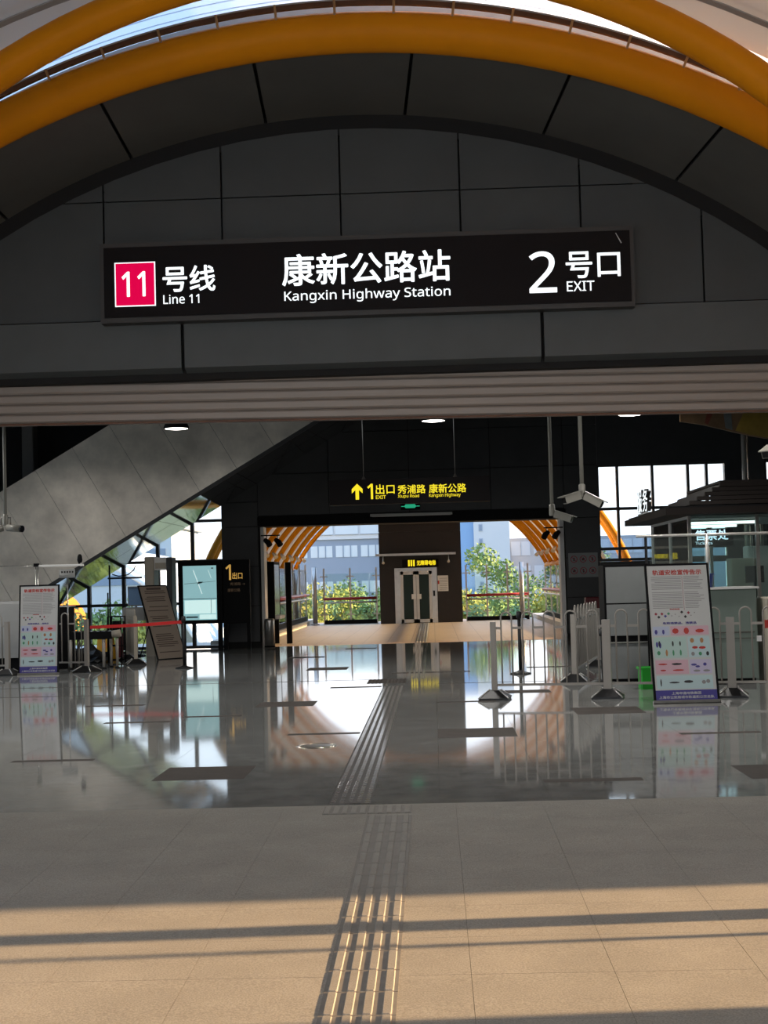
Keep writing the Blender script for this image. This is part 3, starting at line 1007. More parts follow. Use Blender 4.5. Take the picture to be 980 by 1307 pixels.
LB(.15, .53, 53.17, 53.2, 1.12, 1.68).build('sheet', 'paint_white', nt)
f6 = Frame((0, 53.17, 0), X_, Z_)
b = MB()
for k in range(7):
    f6.rect(b, .22, .5, 1.18 + .065 * k, 1.195 + .065 * k, 0, .003)
b.build('print', 'ink_grey', nt)
b = MB()
f6.rect(b, .155, .21, 1.38, 1.5, 0, .004)
b.build('red_mark', 'ink_red', nt)

# ---- glass balustrade round the deck
def balustrade(p0, p1, n, label, rail_y=.93, skip=()):
    p0, p1 = Vector(p0), Vector(p1)
    d = (p1 - p0)
    L = d.length
    d.normalize()
    side = Vector((-d.y, d.x, 0))
    t = thing('glass_balustrade', label, 'balustrade', p0)
    step = L / n
    for k in range(n + 1):
        q = p0 + d * step * k
        MB().quadbox(q, d, Z_, side, -.03, .03, 0, 2.05, -.03, .03).build('post', 'steel', t)
        for z in (.35, 1.75):
            MB().quadbox(q, d, Z_, side, -.14, .14, z - .02, z + .02, -.045, -.03).build('clamp', 'steel', t)
    for k in range(n):
        q = p0 + d * step * k
        MB().quadbox(q, d, Z_, side, .05, step - .05, .17, 1.85, -.008, .008).build('pane', 'clear_glass', t)
    MB().quadbox(p0, d, Z_, side, 0, L, 0, .15, -.06, .06).build('skirting', 'frame_black', t)
    MB().tube([p0 + Z_ * rail_y - side * .1, p1 + Z_ * rail_y - side * .1], .05, 8).build('handrail', 'red_paint', t)
    MB().tube([p0 + Z_ * (rail_y - .14) - side * .1, p1 + Z_ * (rail_y - .14) - side * .1], .03, 8).build('lower_rail', 'steel_light', t)
    return t
balustrade((-4.03, 54.5, 0), (-2.1, 54.5, 0), 2, 'glass balustrade with red handrail to the left of the lift')
balustrade((1.2, 54.5, 0), (3.46, 54.5, 0), 3, 'glass balustrade with red handrail to the right of the lift')
balustrade((-4.75, 37.6, .16), (-4.7, 54.4, .16), 7, 'glass balustrade receding along the left edge of the deck')
balustrade((4.1, 54.4, .16), (4.15, 37.6, .16), 7, 'glass balustrade receding along the right edge of the deck')
for x, l in ((-4.35, 'thick grey post in the left corner of the deck'), (3.2, 'thick grey post in the right corner of the deck')):
    t = thing('canopy_post', l, 'post', (x, 54.1, 0))
    MB().tube([(x, 54.1, 0), (x, 54.1, 2.1)], .09, 12).build('shaft', 'steel', t)
    MB().lathe([(.16, 0), (.16, .03), (.09, .05)], (x, 54.1, 0), 12).build('foot', 'steel', t)

# ---- vault over the deck: yellow pipes and white roof
dc = struct('canopy_deck', 'white vaulted roof over the deck, seen through the opening', 'canopy')
DX, DZ, DR = -.45, -.2, 5.02
AL = math.acos((2.05 - DZ) / DR)
AL2 = math.acos((2.0 - DZ) / 5.3)
b = MB()
arc_sheet(b, DX, DZ, 5.16, .05, 36.85, 53.14, -AL2, AL2, 40)
b.build('roof_skin', 'deck_white', dc)
ylist = (38.9, 41.2, 43.5, 45.8, 48.4, 50.8, 53.05)
ords = ['nearest the hall', 'second from the hall', 'third from the hall', 'fourth from the hall', 'fifth from the hall', 'next to last before the lift', 'last before the lift']
for y, o_ in zip(ylist, ords):
    t = thing('vault_pipe', 'yellow arched roof pipe over the deck, ' + o_, 'pipe', (DX, y, 0), 0, 'yellow pipes over the deck')
    MB().tube(arc_pts(DX, DZ, DR, y, -AL, AL, 48), .078, 12).build('tube', 'yellow_paint', t)
    for s in (-1, 1):
        x, z = DX + s * DR * math.sin(AL * .97), DZ + DR * math.cos(AL * .97)
        MB().tube([(x - s * .18, y - .1, z + .25), (x - s * .28, y - .25, z + .12)], [.04, .07], 8).build('spotlight', 'steel', t)
t = thing('vault_pipe', 'wide yellow arch at the near gable, glimpsed through the right windows', 'pipe', (DX, 37.4, 0), 0, 'yellow pipes over the deck')
MB().tube(arc_pts(DX, DZ, 5.74, 37.4, -1.35, 1.35, 48), .09, 12).build('tube', 'yellow_paint', t)
t = thing('vault_pipe', 'second wide yellow arch just behind the near gable arch', 'pipe', (DX, 38.1, 0), 0, 'yellow pipes over the deck')
MB().tube(arc_pts(DX, DZ, 5.74, 38.1, -1.35, 1.35, 48), .09, 12).build('tube', 'yellow_paint', t)
for s in (-1, 1):
    x = DX + s * 4.62
    MB().tube([(x, 37.2, 2.0), (x, 54.2, 2.0)], .11, 10).build('edge_beam', 'yellow_paint', dc)
    for y in (40, 47):
        LB(x - .08 + s * .25, x + .08 + s * .25, y - .08, y + .08, 0, 2.0).build('support', 'steel', dc)

# ---- spotlight brackets at the opening
for x, s, l in ((-4.16, 1, 'pair of black spotlights on a bracket, left side of the opening'), (3.16, -1, 'pair of black spotlights on a bracket, right side of the opening')):
    t = thing('spotlight_bracket', l, 'spotlight', (x, 36, 2.7))
    MB().tube([(x, 36.05, 2.72), (x, 35.9, 2.72), (x + s * .46, 35.9, 2.72)], .015, 6).build('arm', 'frame_black', t)
    for dx in (.14, .4):
        MB().tube([(x + s * dx, 35.9, 2.72), (x + s * dx, 35.9, 2.62)], .012, 6).build('stem', 'frame_black', t)
        MB().tube([(x + s * dx - .05 * s, 35.86, 2.62), (x + s * dx + .02 * s, 35.92, 2.56), (x + s * (dx + .06), 35.98, 2.48)], [.05, .07, .075], 10).build('head', 'frame_black', t)

# ---- prohibition panel on the right pier
pp = thing('prohibition_panel', 'grey plate with six red prohibition symbols on the right pier', 'sign', (3.64, 35.97, 1.5))
LB(3.28, 3.985, 35.965, 36.0, 1.5, 2.09).build('plate', 'board_grey', pp)
f7 = Frame((0, 35.965, 0), X_, Z_)
for i in range(3):
    for j in range(2):
        cx, cz = 3.41 + .222 * i, 1.66 + .28 * j
        b = MB()
        n = 20
        ring = [(cx + .085 * math.cos(2 * PI * k / n), cz + .085 * math.sin(2 * PI * k / n)) for k in range(n)]
        ring2 = [(cx + .068 * math.cos(2 * PI * k / n), cz + .068 * math.sin(2 * PI * k / n)) for k in range(n)]
        for k in range(n):
            f7.poly(b, [ring[k], ring[(k + 1) % n], ring2[(k + 1) % n], ring2[k]], 0, .003)
        f7.poly(b, [(cx - .055, cz + .045), (cx - .045, cz + .055), (cx + .055, cz - .045), (cx + .045, cz - .055)], .003, .005)
        sy = b.build('symbol', 'ink_darkred', pp)
        b = MB()
        rnd = [(cx - .035, cz - .03), (cx + .03, cz - .035), (cx + .035, cz + .01), (cx + .005, cz + .04), (cx - .02, cz + .015)]
        if (i + j) % 2: rnd = [(cx - .012, cz - .045), (cx + .014, cz - .045), (cx + .02, cz + .02), (cx, cz + .045), (cx - .02, cz + .02)]
        f7.poly(b, rnd, 0, .002)
        b.build('pictogram', 'ink_black', sy)

# ---- map stand and exit panel by the left pier
ks = thing('map_stand', 'black stand holding a backlit pale blue area map', 'map stand', (-5.55, 35.2, 0))
LB(-6.08, -5.03, 35.14, 35.3, .64, 2.14).build('housing', 'frame_black', ks)
f8 = Frame((0, 35.14, 0), X_, Z_)
b = MB()
f8.rect(b, -5.96, -5.16, .73, 2.02, 0, .004)
mp_ = b.build('map_sheet', 'lit_map', ks)
b = MB()
f8.rect(b, -5.93, -5.18, .88, 1.20, .004, .006)
f8.rect(b, -5.58, -5.18, .75, .86, .004, .006)
b.build('legend', 'lit_map_pale', mp_)
b = MB()
f8.rect(b, -5.96, -5.16, 1.225, 1.24, .004, .007)
f8.rect(b, -5.30, -5.29, .88, 1.22, .006, .008)
f8.poly(b, [(-5.93, 1.59), (-5.18, 1.64), (-5.18, 1.648), (-5.93, 1.60)], .004, .006)
f8.poly(b, [(-5.62, 1.58), (-5.5, 1.61), (-5.48, 1.64), (-5.6, 1.64)], .004, .006)
f8.rect(b, -5.28, -5.23, 1.94, 1.97, .004, .006)
f8.rect(b, -5.9, -5.62, .78, .82, .004, .006)
b.build('map_lines', 'map_line', mp_)
b = MB()
f8.poly(b, [(-5.72, 1.92), (-5.70, 1.92), (-5.50, 1.35), (-5.52, 1.35)], .004, .005)
f8.poly(b, [(-5.36, 1.92), (-5.35, 1.92), (-5.28, 1.72), (-5.29, 1.72)], .004, .005)
b.build('streets', 'map_pale_line', mp_)
for x in (-5.98, -5.10):
    LB(x - .05, x + .05, 35.16, 35.28, 0, .64).build('leg', 'frame_black', ks)
ep_ = thing('exit_panel', 'black standing panel with a gold figure one beside the map stand', 'sign', (-4.7, 35.2, 0))
LB(-5.0, -4.37, 35.16, 35.3, .63, 2.14).build('housing', 'frame_black', ep_)
for x in (-4.42,):
    LB(x - .04, x + .04, 35.18, 35.28, 0, .63).build('leg', 'frame_black', ep_)
LB(-5.02, -4.92, 35.18, 35.28, 0, .63).build('leg', 'frame_black', ep_)
f9 = Frame((0, 35.16, 0), X_, Z_)
text('1', f9, -4.94, -4.81, 1.66, 2.03, 'lit_gold', ep_, .001, .008)
text('出口', f9, -4.78, -4.54, 1.68, 1.84, 'lit_gold', ep_, .001, .012)
text('秀浦路 →', f9, -4.84, -4.48, 1.53, 1.60, 'dim_gold', ep_, .001, .01)
text('康新公路', f9, -4.90, -4.60, 1.38, 1.46, 'dim_gold', ep_, .001, .01)

# ---- bin and light box at the left of the opening
bn = thing('litter_bin', 'brushed steel cylindrical litter bin by the left pier', 'bin', (-3.98, 35.7, 0))
MB().lathe([(0, 0), (.125, 0), (.125, .66), (.115, .70), (.08, .71), (.075, .66), (0, .66)], (0, 0, 0), 24).build('body', 'steel', bn, (0, 0, 0))
MB().lathe([(.127, .02), (.13, .02), (.13, .05), (.127, .05)], (0, 0, 0), 24).build('band', 'frame_black', bn, (0, 0, 0))
lb = thing('poster_case', 'black glazed poster case standing edge-on beside the deck', 'poster case', (-3.95, 37.6, 0))
b = MB()
b.box(-4.20, -3.98, 37.0, 37.08, .63, 2.1).box(-4.20, -3.98, 38.25, 38.33, .63, 2.1).box(-4.2, -3.98, 37.0, 38.33, 2.03, 2.1).box(-4.2, -3.98, 37.0, 38.33, .63, .7).box(-4.2, -4.15, 37.05, 38.3, .65, 2.08)
b.build('frame', 'frame_black', lb)
LB(-4.14, -4.10, 37.08, 38.25, .7, 2.03).build('poster', 'poster_white', lb)
LB(-3.995, -3.985, 37.08, 38.25, .7, 2.03).build('pane', 'silver_glass', lb)
LB(-4.0, -3.86, 37.05, 38.28, .66, .74).build('sill', 'paint_white', lb)
for y in (37.04, 38.29):
    LB(-4.16, -4.02, y - .04, y + .04, 0, .63).build('leg', 'frame_black', lb)
LB(-3.80, -3.66, 38.0, 38.1, 0, 2.09).build('end_post', 'frame_black', lb)

# ---- security poster stands
def poster(name, label, O, u, v, w_, h_, foot=True):
    t = thing(name, label, 'poster stand', O, 0, 'security poster stands')
    fr_ = Frame(O, u, v)
    wp = w_ - .05
    b = MB()
    for (x0, x1, y0, y1) in ((-w_ / 2, -w_ / 2 + .025, .03, h_), (w_ / 2 - .025, w_ / 2, .03, h_), (-w_ / 2, w_ / 2, h_ - .025, h_)):
        fr_.rect(b, x0, x1, y0, y1, -.03, .006)
    b.build('frame', 'frame_black', t)
    b = MB()
    fr_.rect(b, -wp / 2, wp / 2, .03, h_ - .02, -.02, 0)
    sheet = b.build('sheet', 'poster_white', t)
    def R(m, nm, lst, d=0.0015):
        b = MB()
        for (x0, x1, y0, y1) in lst:
            fr_.rect(b, x0 * wp - wp / 2, x1 * wp - wp / 2, y0 * h_, y1 * h_, 0, d)
        return b.build(nm, m, sheet)
    def TX(s, m, x0, x1, y0, y1, bold, d=.0016):
        text(s, fr_, x0 * wp - wp / 2, x1 * wp - wp / 2, y0 * h_, y1 * h_, m, sheet, d, bold, 'lettering', .001, 1)
    TX('轨道安检宣传告示', 'ink_red', .09, .91, .915, .955, .03, .001)
    lines = []
    rr = random.Random(3)
    y = .90
    while y > .675:
        if abs(y - .80) > .012:
            lines.append((.06 if rr.random() > .2 else .12, .56, y, y + .004))
            lines.append((.60, .93 - rr.random() * .12, y, y + .004))
        y -= .0125
    R('ink_grey', 'body_text', lines)
    R('ink_darkred', 'divider', [(.575, .580, .66, .905)])
    TX('易燃易爆', 'ink_red', .33, .50, .662, .672, .02, .001)
    ic = {'ink_darkred': [(.10, .635), (.20, .635), (.64, .64)], 'ink_blue': [(.255, .618)], 'ink_green': [(.31, .636)], 'ink_black': [(.145, .612), (.53, .645), (.585, .612)], 'ink_grey': [(.36, .62), (.42, .63), (.48, .615), (.68, .62), (.74, .64)]}
    for m_, lst in ic.items():
        b = MB()
        for x, y in lst:
            q = .026 if m_ != 'ink_grey' else .012
            fr_.poly(b, [((x - q - .5) * wp, y * h_), ((x - .5) * wp, y * h_ - q * wp), ((x + q - .5) * wp, y * h_), ((x - .5) * wp, y * h_ + q * wp)], 0, .0016)
        b.build('hazard_symbols', m_, sheet)
    TX('危险违禁品、违禁品', 'ink_blue', .20, .76, .558, .576, .03, .001)
    R('block_blue', 'colour_block', [(.03, .30, .48, .545)])
    R('block_pink', 'colour_block', [(.32, .95, .48, .545)])
    R('block_pink', 'colour_block', [(.03, .57, .205, .305)])
    R('block_mint', 'colour_block', [(.03, .57, .32, .468)])
    R('block_cyan', 'colour_block', [(.59, .95, .32, .468)])
    R('block_cyan', 'colour_block', [(.03, .95, .10, .193)])
    R('block_lilac', 'colour_block', [(.59, .95, .205, .305)])
    def shapes(m_, lst, d=.003):
        for x, y, sx_, sy_ in lst:
            n = 7
            b = MB()
            fr_.poly(b, [((x - .5 + sx_ * math.cos(2 * PI * k / n + x * 9)) * wp, (y + sy_ * math.sin(2 * PI * k / n + x * 9)) * h_) for k in range(n)], .0015, d)
            b.build('item_picture', m_, sheet)
    shapes('ink_blue', [(.08, .505, .025, .018), (.2, .505, .02, .018), (.08, .415, .02, .022), (.13, .41, .02, .022), (.66, .268, .05, .008), (.72, .255, .04, .008), (.84, .27, .03, .012)])
    shapes('ink_red', [(.40, .51, .055, .02), (.58, .51, .045, .024), (.80, .508, .075, .014), (.70, .39, .05, .010), (.82, .388, .06, .010), (.15, .275, .08, .006), (.4, .232, .1, .006), (.15, .232, .05, .006)])
    shapes('ink_black', [(.12, .42, .018, .022), (.38, .275, .09, .008), (.10, .145, .012, .028), (.32, .145, .09, .006), (.55, .15, .08, .010), (.34, .42, .016, .02), (.46, .42, .014, .018), (.90, .345, .025, .016)])
    shapes('ink_green', [(.34, .355, .016, .022), (.46, .355, .016, .022), (.10, .355, .028, .016), (.78, .345, .028, .014)])
    shapes('ink_ochre', [(.23, .355, .02, .025), (.66, .44, .035, .018), (.82, .44, .03, .020)])
    shapes('ink_grey', [(.80, .145, .035, .014), (.87, .15, .035, .014), (.70, .225, .06, .008), (.86, .225, .06, .008), (.66, .345, .03, .015)])
    R('ink_blue', 'footer', [(0, 1, .018, .092)])
    TX('上海申通地铁集团', 'poster_white', .26, .74, .060, .080, .02)
    TX('上海市公安局城市轨道和公交总队', 'poster_white', .05, .95, .032, .053, .02)
    b = MB()
    fr_.rect(b, -w_ / 2 - .01, w_ / 2 + .01, 0, .035, -.05, .03)
    b.build('foot_rail', 'steel', t)
    if foot:
        b = MB()
        bo = Vector(O) + fr_.v * h_ * .8 - Vector((fr_.n.x, fr_.n.y, 0)) * .02
        gnd = Vector(O) + Vector((fr_.n.x, fr_.n.y, 0)).normalized() * (-.75 if fr_.v.y > .2 else -.42)
        for s in (-.25, .25):
            b.tube([bo + fr_.u * s - fr_.n * .02, Vector((gnd.x, gnd.y, .01)) + fr_.u * s], .012, 6)
        b.build('rear_strut', 'steel', t)
    return t
poster('poster_stand', 'leaning security poster on a low steel foot before the right fence', (2.96, 17.72, .0), (1, .02, 0), (-.005, .42, 1.64), .775, 1.71)
poster('poster_stand', 'security poster standing among the barriers at the left edge', (-7.25, 26.9, 0), (1, -.02, 0), (0, .18, 1.63), .745, 1.65)

# ---- tilted text board by the left barriers
tb = thing('notice_board', 'tall brown text board leaning far to the left behind the red belt', 'notice board', (-5.7, 31.4, 0))
O = Vector((-5.86, 31.25, 0))
uu = Vector((.50, .62, 0)).normalized()
nn = Vector((.62, -.50, 0)).normalized()
vv = (Vector((0, 0, 1.60)) - nn * .62).normalized()
fb_ = Frame(O, uu, vv)
b = MB()
fb_.rect(b, 0, .80, 0, 1.70, -.03, -.004)
b.build('frame', 'frame_black', tb)
b = MB()
fb_.rect(b, .025, .775, .02, 1.67, -.004, 0)
shp = b.build('sheet', 'poster_tan', tb)
b = MB()
rr = random.Random(5)
y = 1.55
while y > .12:
    if rr.random() > .22:
        fb_.rect(b, .08 + rr.random() * .08, .55 + rr.random() * .17, y, y + .018, 0, .002)
    y -= .045
fb_.rect(b, .2, .6, 1.59, 1.64, 0, .002)
b.build('body_text', 'ink_brown', shp)
b = MB()
bo = O + vv * .9 - fb_.n * .03
for s in (.1, .7):
    b.tube([bo + uu * s, O + uu * s - nn * .72 + Z_ * .01], .012, 6)
b.build('rear_strut', 'frame_black', tb)

# ---- barrier fences: pyramid foot, post, hooped bars
def fence(p0, p1, label, n=5, post_w=.045, group='tubular barrier fences', m='fence_white', post_end=True, foot_m='plastic_black'):
    p0, p1 = Vector((*p0, 0)), Vector((*p1, 0))
    d = p1 - p0
    L = d.length
    d.normalize()
    s = Vector((-d.y, d.x, 0))
    t = thing('barrier_fence', label, 'fence', p0, 0, group)
    for k in range(2 if post_end else 1):
        q = p0 if k == 0 else p1
        po = MB().quadbox(q, d, Z_, s, -post_w, post_w, .10, .98, -post_w, post_w).build('post', m, t)
        c = MB()
        vs = []
        for r_, z in ((.19, 0), (.19, .025), (.07, .115)):
            vs += [q + d * (a * r_) + s * (b_ * r_) + Z_ * z for a, b_ in ((-1, -1), (1, -1), (1, 1), (-1, 1))]
        fs = [(3, 2, 1, 0), (8, 9, 10, 11)]
        for l in range(2):
            fs += [(l * 4 + i, l * 4 + (i + 1) % 4, l * 4 + 4 + (i + 1) % 4, l * 4 + 4 + i) for i in range(4)]
        c.add(vs, fs).build('foot', foot_m, t)
        for a, b_ in ((-1, -1), (1, -1), (1, 1), (-1, 1)):
            MB().tube([q + d * (a * .192) + s * (b_ * .192) + Z_ * .022, q + d * (a * .07) + s * (b_ * .07) + Z_ * .118], .011, 5).build('foot_edge', 'steel_light', t)
    p = (L - 2 * post_w) / n
    for k in range(n):
        a = post_w + p * (k + .5)
        hw = p * .25
        pts = [p0 + d * (a - hw) + Z_ * .18, p0 + d * (a - hw) + Z_ * (1.1 - hw)]
        for i in range(1, 8):
            an = PI * i / 8
            pts.append(p0 + d * (a - hw * math.cos(an)) + Z_ * (1.1 - hw + hw * math.sin(an)))
        pts += [p0 + d * (a + hw) + Z_ * (1.1 - hw), p0 + d * (a + hw) + Z_ * .18]
        MB().tube(pts, .0115, 6).build('hoop', m, t)
        xa = post_w if k == 0 else a - p + hw
        MB().quadbox(p0, d, Z_, s, xa, a - hw, .885, .915, -.012, .012).build('link_bar', m, t)
    MB().quadbox(p0, d, Z_, s, post_w + p * (n - .5) + p * .25, L - post_w, .885, .915, -.012, .012).build('link_bar', m, t)
    MB().quadbox(p0, d, Z_, s, post_w, L - post_w, .165, .195, -.015, .015).build('bottom_rail', m, t)
    return t
fence((.74, 18.95), (2.15, 18.75), 'hooped pale barrier fence, first section left of the slim post row', 5, .035, post_end=False)
fence((2.15, 18.75), (3.64, 18.45), 'hooped barrier fence section standing behind the right security poster', 5, .05, post_end=False)
fence((3.64, 18.45), (5.1, 18.15), 'hooped barrier fence section at the right edge before the counter', 5, .05)
fence((2.02, 21.72), (2.75, 25.2), 'hooped barrier fence running back towards the right pier', 8, .04)
fence((-8.95, 27.2), (-7.83, 26.97), 'barrier fence section cut by the left edge of the picture', 4, .04)
fence((-7.62, 27.8), (-6.47, 27.4), 'hooped barrier fence between the left poster and the conveyor', 4, .035)
fence((-6.0, 29.6), (-6.62, 31.7), 'beige barrier fence standing edge-on behind the tilted text board', 14, .035, m='beige')
t = thing('warning_label', 'small red label on the rightmost fence hoops', 'label', (4.0, 18.33, .9))
LB(4.02, 4.32, 18.235, 18.25, .84, .94).build('plate', 'ink_red', t)
LB(3.93, 3.99, 18.30, 18.305, .68, .75).build('tag', 'paint_white', t)

# ---- belt stanchions
def stanchion(x, y, label, head=.03, h=.98):
    t = thing('belt_stanchion', label, 'stanchion', (x, y, 0), 0, 'black belt stanchions')
    MB().lathe([(0, 0), (.17, 0), (.165, .015), (.06, .04), (.03, .06)], (0, 0, 0), 24).build('base', 'plastic_black', t, (0, 0, 0))
    MB().tube([(0, 0, .04), (0, 0, h - .1)], .028, 12).build('pole', 'plastic_black', t, (0, 0, 0))
    MB().lathe([(.028, h - .12), (.028 + head * .5, h - .10), (.028 + head * .5, h - .01), (.02, h), (0, h)], (0, 0, 0), 16).build('head', 'plastic_black', t, (0, 0, 0))
    return t
stanchion(-4.73, 27.85, 'black belt stanchion holding the red belt in front of the map stand')
stanchion(1.35, 23.8, 'black belt stanchion standing alone behind the hooped fence', .03, 1.0)
stanchion(2.4, 21.3, 'black stanchion with a thick head beside the second fence post', .08, .78)
bt = thing('red_belt', 'taut red belt running left from the stanchion', 'belt', (-5.5, 27.9, .9))
b = MB()
pts = [(-4.76, 27.86, .87), (-5.4, 27.80, .84), (-6.0, 27.75, .825), (-6.46, 27.65, .82)]
for (x0, y0, z0), (x1, y1_, z1) in zip(pts[:-1], pts[1:]):
    b.add([(x0, y0, z0 - .03), (x1, y1_, z1 - .03), (x1, y1_, z1 + .03), (x0, y0, z0 + .03),
           (x0, y0 + .004, z0 - .03), (x1, y1_ + .004, z1 - .03), (x1, y1_ + .004, z1 + .03), (x0, y0 + .004, z0 + .03)],
          [(0, 1, 2, 3), (7, 6, 5, 4), (0, 4, 5, 1), (1, 5, 6, 2), (2, 6, 7, 3), (3, 7, 4, 0)])
b.build('webbing', 'belt_red', bt)

# ---- security check gear at the left
xr = thing('baggage_scanner', 'grey baggage scanner at the left edge behind the barriers', 'scanner', (-8.2, 28.6, 0))
MB().bev(-9.2, -7.55, 28.4, 29.3, .25, 1.34, .05).build('body', 'paint_grey', xr)
LB(-9.1, -7.62, 28.45, 29.25, 0, .25).build('plinth', 'frame_black', xr)
LB(-7.78, -7.60, 28.37, 28.41, 1.28, 1.36).build('handle', 'frame_black', xr)
f10 = Frame((0, 28.4, 0), X_, Z_)
text('S', f10, -7.92, -7.66, 1.02, 1.12, 'ink_black', xr, .002, .0)
MB().quadbox((-7.55, 28.4, .3), Y_, Z_, X_, .1, .8, 0, .6, -.02, .01).build('tunnel', 'frame_black', xr)
tw = thing('black_cabinet', 'narrow black cabinet right behind the left security poster', 'cabinet', (-7.3, 28.7, 0))
MB().bev(-7.45, -7.12, 28.7, 29.2, .0, 1.2, .02).build('body', 'frame_black', tw)
LB(-7.47, -7.10, 28.69, 29.2, 1.2, 1.215).build('top', 'paint_white', tw)
cv = thing('roller_conveyor', 'black-edged roller conveyor table beside the left fence', 'conveyor', (-6.7, 28.5, 0))
b = MB().box(-7.1, -6.2, 28.3, 28.36, .57, .72).box(-7.1, -6.2, 28.94, 29.0, .57, .72)
b.build('side_rail', 'frame_black', cv)
for k in range(8):
    x = -7.04 + .115 * k
    MB().tube([(x, 28.36, .68), (x, 28.94, .68)], .035, 10).build('roller', 'steel', cv)
MB().tube([(-6.18, 28.28, .66), (-6.02, 28.28, .68)], .07, 10).build('end_drum', 'beige', cv)
for x, y in ((-6.36, 28.33), (-6.16, 28.6), (-7.0, 28.33), (-6.36, 28.97), (-7.0, 28.97)):
    MB().tube([(x, y, .02), (x, y, .57)], [.025, .035], 8).build('leg', 'fence_white', cv)
    MB().lathe([(.05, 0), (.05, .015), (.02, .03)], (x, y, 0), 10).build('foot_pad', 'frame_black', cv)
yb = thing('caution_board', 'yellow caution stand behind the conveyor', 'caution sign', (-6.95, 31, 0))
b = MB()
b.prism([(-.19, .0), (.19, .0), (.15, .68), (-.15, .68)], (-6.95, 31.0, 0), X_, Vector((0, .25, 1)).normalized(), Y_, -.015, .015)
b.build('front_leaf', 'caution_yellow', yb)
b = MB()
b.prism([(-.19, .0), (.19, .0), (.15, .68), (-.15, .68)], (-6.95, 31.36, 0), X_, Vector((0, -.25, 1)).normalized(), Y_, -.015, .015)
b.build('rear_leaf', 'caution_yellow', yb)
fy = Frame((-6.95, 30.985, 0), X_, Vector((0, .25, 1)))
b = MB()
fy.poly(b, [(-.09, .30), (.09, .30), (0, .45)], .005, .008)
b.build('symbol', 'orange_plastic', yb)
b = MB()
fy.rect(b, -.1, .1, .54, .60, .005, .008)
b.build('strip', 'poster_white', yb)
bg = thing('black_bag', 'limp black bag lying on the floor beyond the conveyor', 'bag', (-7.28, 30.7, 0))
bm = bmesh.new()
bmesh.ops.create_icosphere(bm, subdivisions=3, radius=1)
for v in bm.verts:
    n_ = math.sin(v.co.x * 7 + v.co.y * 3) * .08 + math.sin(v.co.y * 9 + 2) * .06
    v.co = Vector((v.co.x * (.46 + n_), v.co.y * (.26 + n_), max(0, (v.co.z + .55) * (.20 + n_ * .5))))
me = bpy.data.meshes.new('bag_body')
bm.to_mesh(me)
bm.free()
me.materials.append(MATS['plastic_black'])
inst('bag_body', me, bg, (0, 0, 0))
MB().tube([(-.15, 0, .25), (-.1, -.02, .36), (.05, -.03, .38), (.12, -.02, .26)], .015, 6).build('handle', 'frame_black', bg, (0, 0, 0))
rk = thing('trolley_rack', 'thin black wire trolley with an upright pole beside the notice board', 'trolley', (-6.55, 30.7, 0))
b = MB()
for x in (-6.76, -6.48):
    for y in (30.5, 30.9):
        MB().tube([(x, y, .0), (x, y, .95)], .014, 6).build('upright', 'frame_black', rk)
for z in (.05, .35, .95):
    MB().tube([(-6.76, 30.5, z), (-6.48, 30.5, z), (-6.48, 30.9, z), (-6.76, 30.9, z)], .012, 6, closed=True).build('rung_frame', 'frame_black', rk)
LB(-6.68, -6.54, 30.6, 30.85, .66, .86).build('control_box', 'frame_black', rk)
LB(-6.56, -6.50, 30.6, 30.8, .10, .6).build('red_cylinder', 'dark_red', rk)
MB().tube([(-6.73, 30.45, 0), (-6.73, 30.45, 1.45)], .016, 6).build('pole', 'frame_black', rk)
gt = thing('detector_gate', 'pale walk-through detector gate with a control head behind the text board', 'detector gate', (-6.1, 33, 0))
MB().bev(-6.44, -6.23, 32.9, 33.5, 0, 2.22, .02).build('left_pillar', 'beige', gt)
MB().bev(-5.95, -5.83, 32.9, 33.5, 0, 2.2, .02).build('right_pillar', 'wall_dark', gt)
LB(-6.23, -5.95, 32.95, 33.45, 1.92, 2.2).build('head_box', 'paint_white', gt)
LB(-6.20, -5.97, 32.92, 32.95, 1.95, 2.08).build('display', 'beige', gt)
mo = thing('monitor_stand', 'dark monitor on a stand to the left of the detector gate', 'monitor', (-6.7, 33.2, 0))
LB(-6.87, -6.55, 33.2, 33.26, 1.15, 1.55).build('screen', 'building_strong_blue', mo)
LB(-6.89, -6.53, 33.21, 33.28, 1.13, 1.57).build('case', 'paint_grey', mo)
MB().tube([(-6.71, 33.25, 0), (-6.71, 33.25, 1.15)], .025, 8).build('pole', 'steel', mo)
MB().bev(-6.98, -6.47, 33.0, 33.5, 0.8, 1.1, .02).build('tray', 'paint_grey', mo)
MB().lathe([(.2, 0), (.2, .02), (.03, .05)], (-6.71, 33.25, 0), 14).build('base', 'frame_black', mo)
cb = thing('cross_bar', 'dark bar with a drooping cable left of the detector gate', 'bar', (-6.9, 32.6, 1.75))
MB().tube([(-7.2, 32.6, 1.76), (-6.44, 32.6, 1.76)], .02, 6).build('bar', 'frame_black', cb)
MB().tube([(-7.16, 32.6, 0), (-7.16, 32.6, 2.05)], .02, 6).build('upright', 'frame_black', cb)
MB().tube([(-7.1, 32.6, 1.85), (-6.95, 32.58, 1.80), (-6.75, 32.58, 1.83), (-6.62, 32.6, 1.93), (-6.58, 32.6, 2.02)], .012, 6).build('cable', 'frame_black', cb)
hb = thing('light_bar', 'long white horizontal bar with a small fitting above the left poster', 'bar', (-7.0, 27.3, 0))
MB().tube([(-9.6, 27.4, 2.02), (-7.36, 27.4, 2.0)], .012, 6).build('thin_wire', 'steel', hb)
MB().bev(-7.36, -6.5, 27.37, 27.43, 1.97, 2.01, .006).build('bar', 'paint_white', hb)
for x in (-7.36, -7.40):
    MB().tube([(x, 27.4, 0), (x, 27.4, 2.0)], .012, 6).build('pole', 'steel', hb)
LB(-7.43, -7.34, 27.36, 27.44, 1.98, 2.04).build('bracket', 'frame_black', hb)
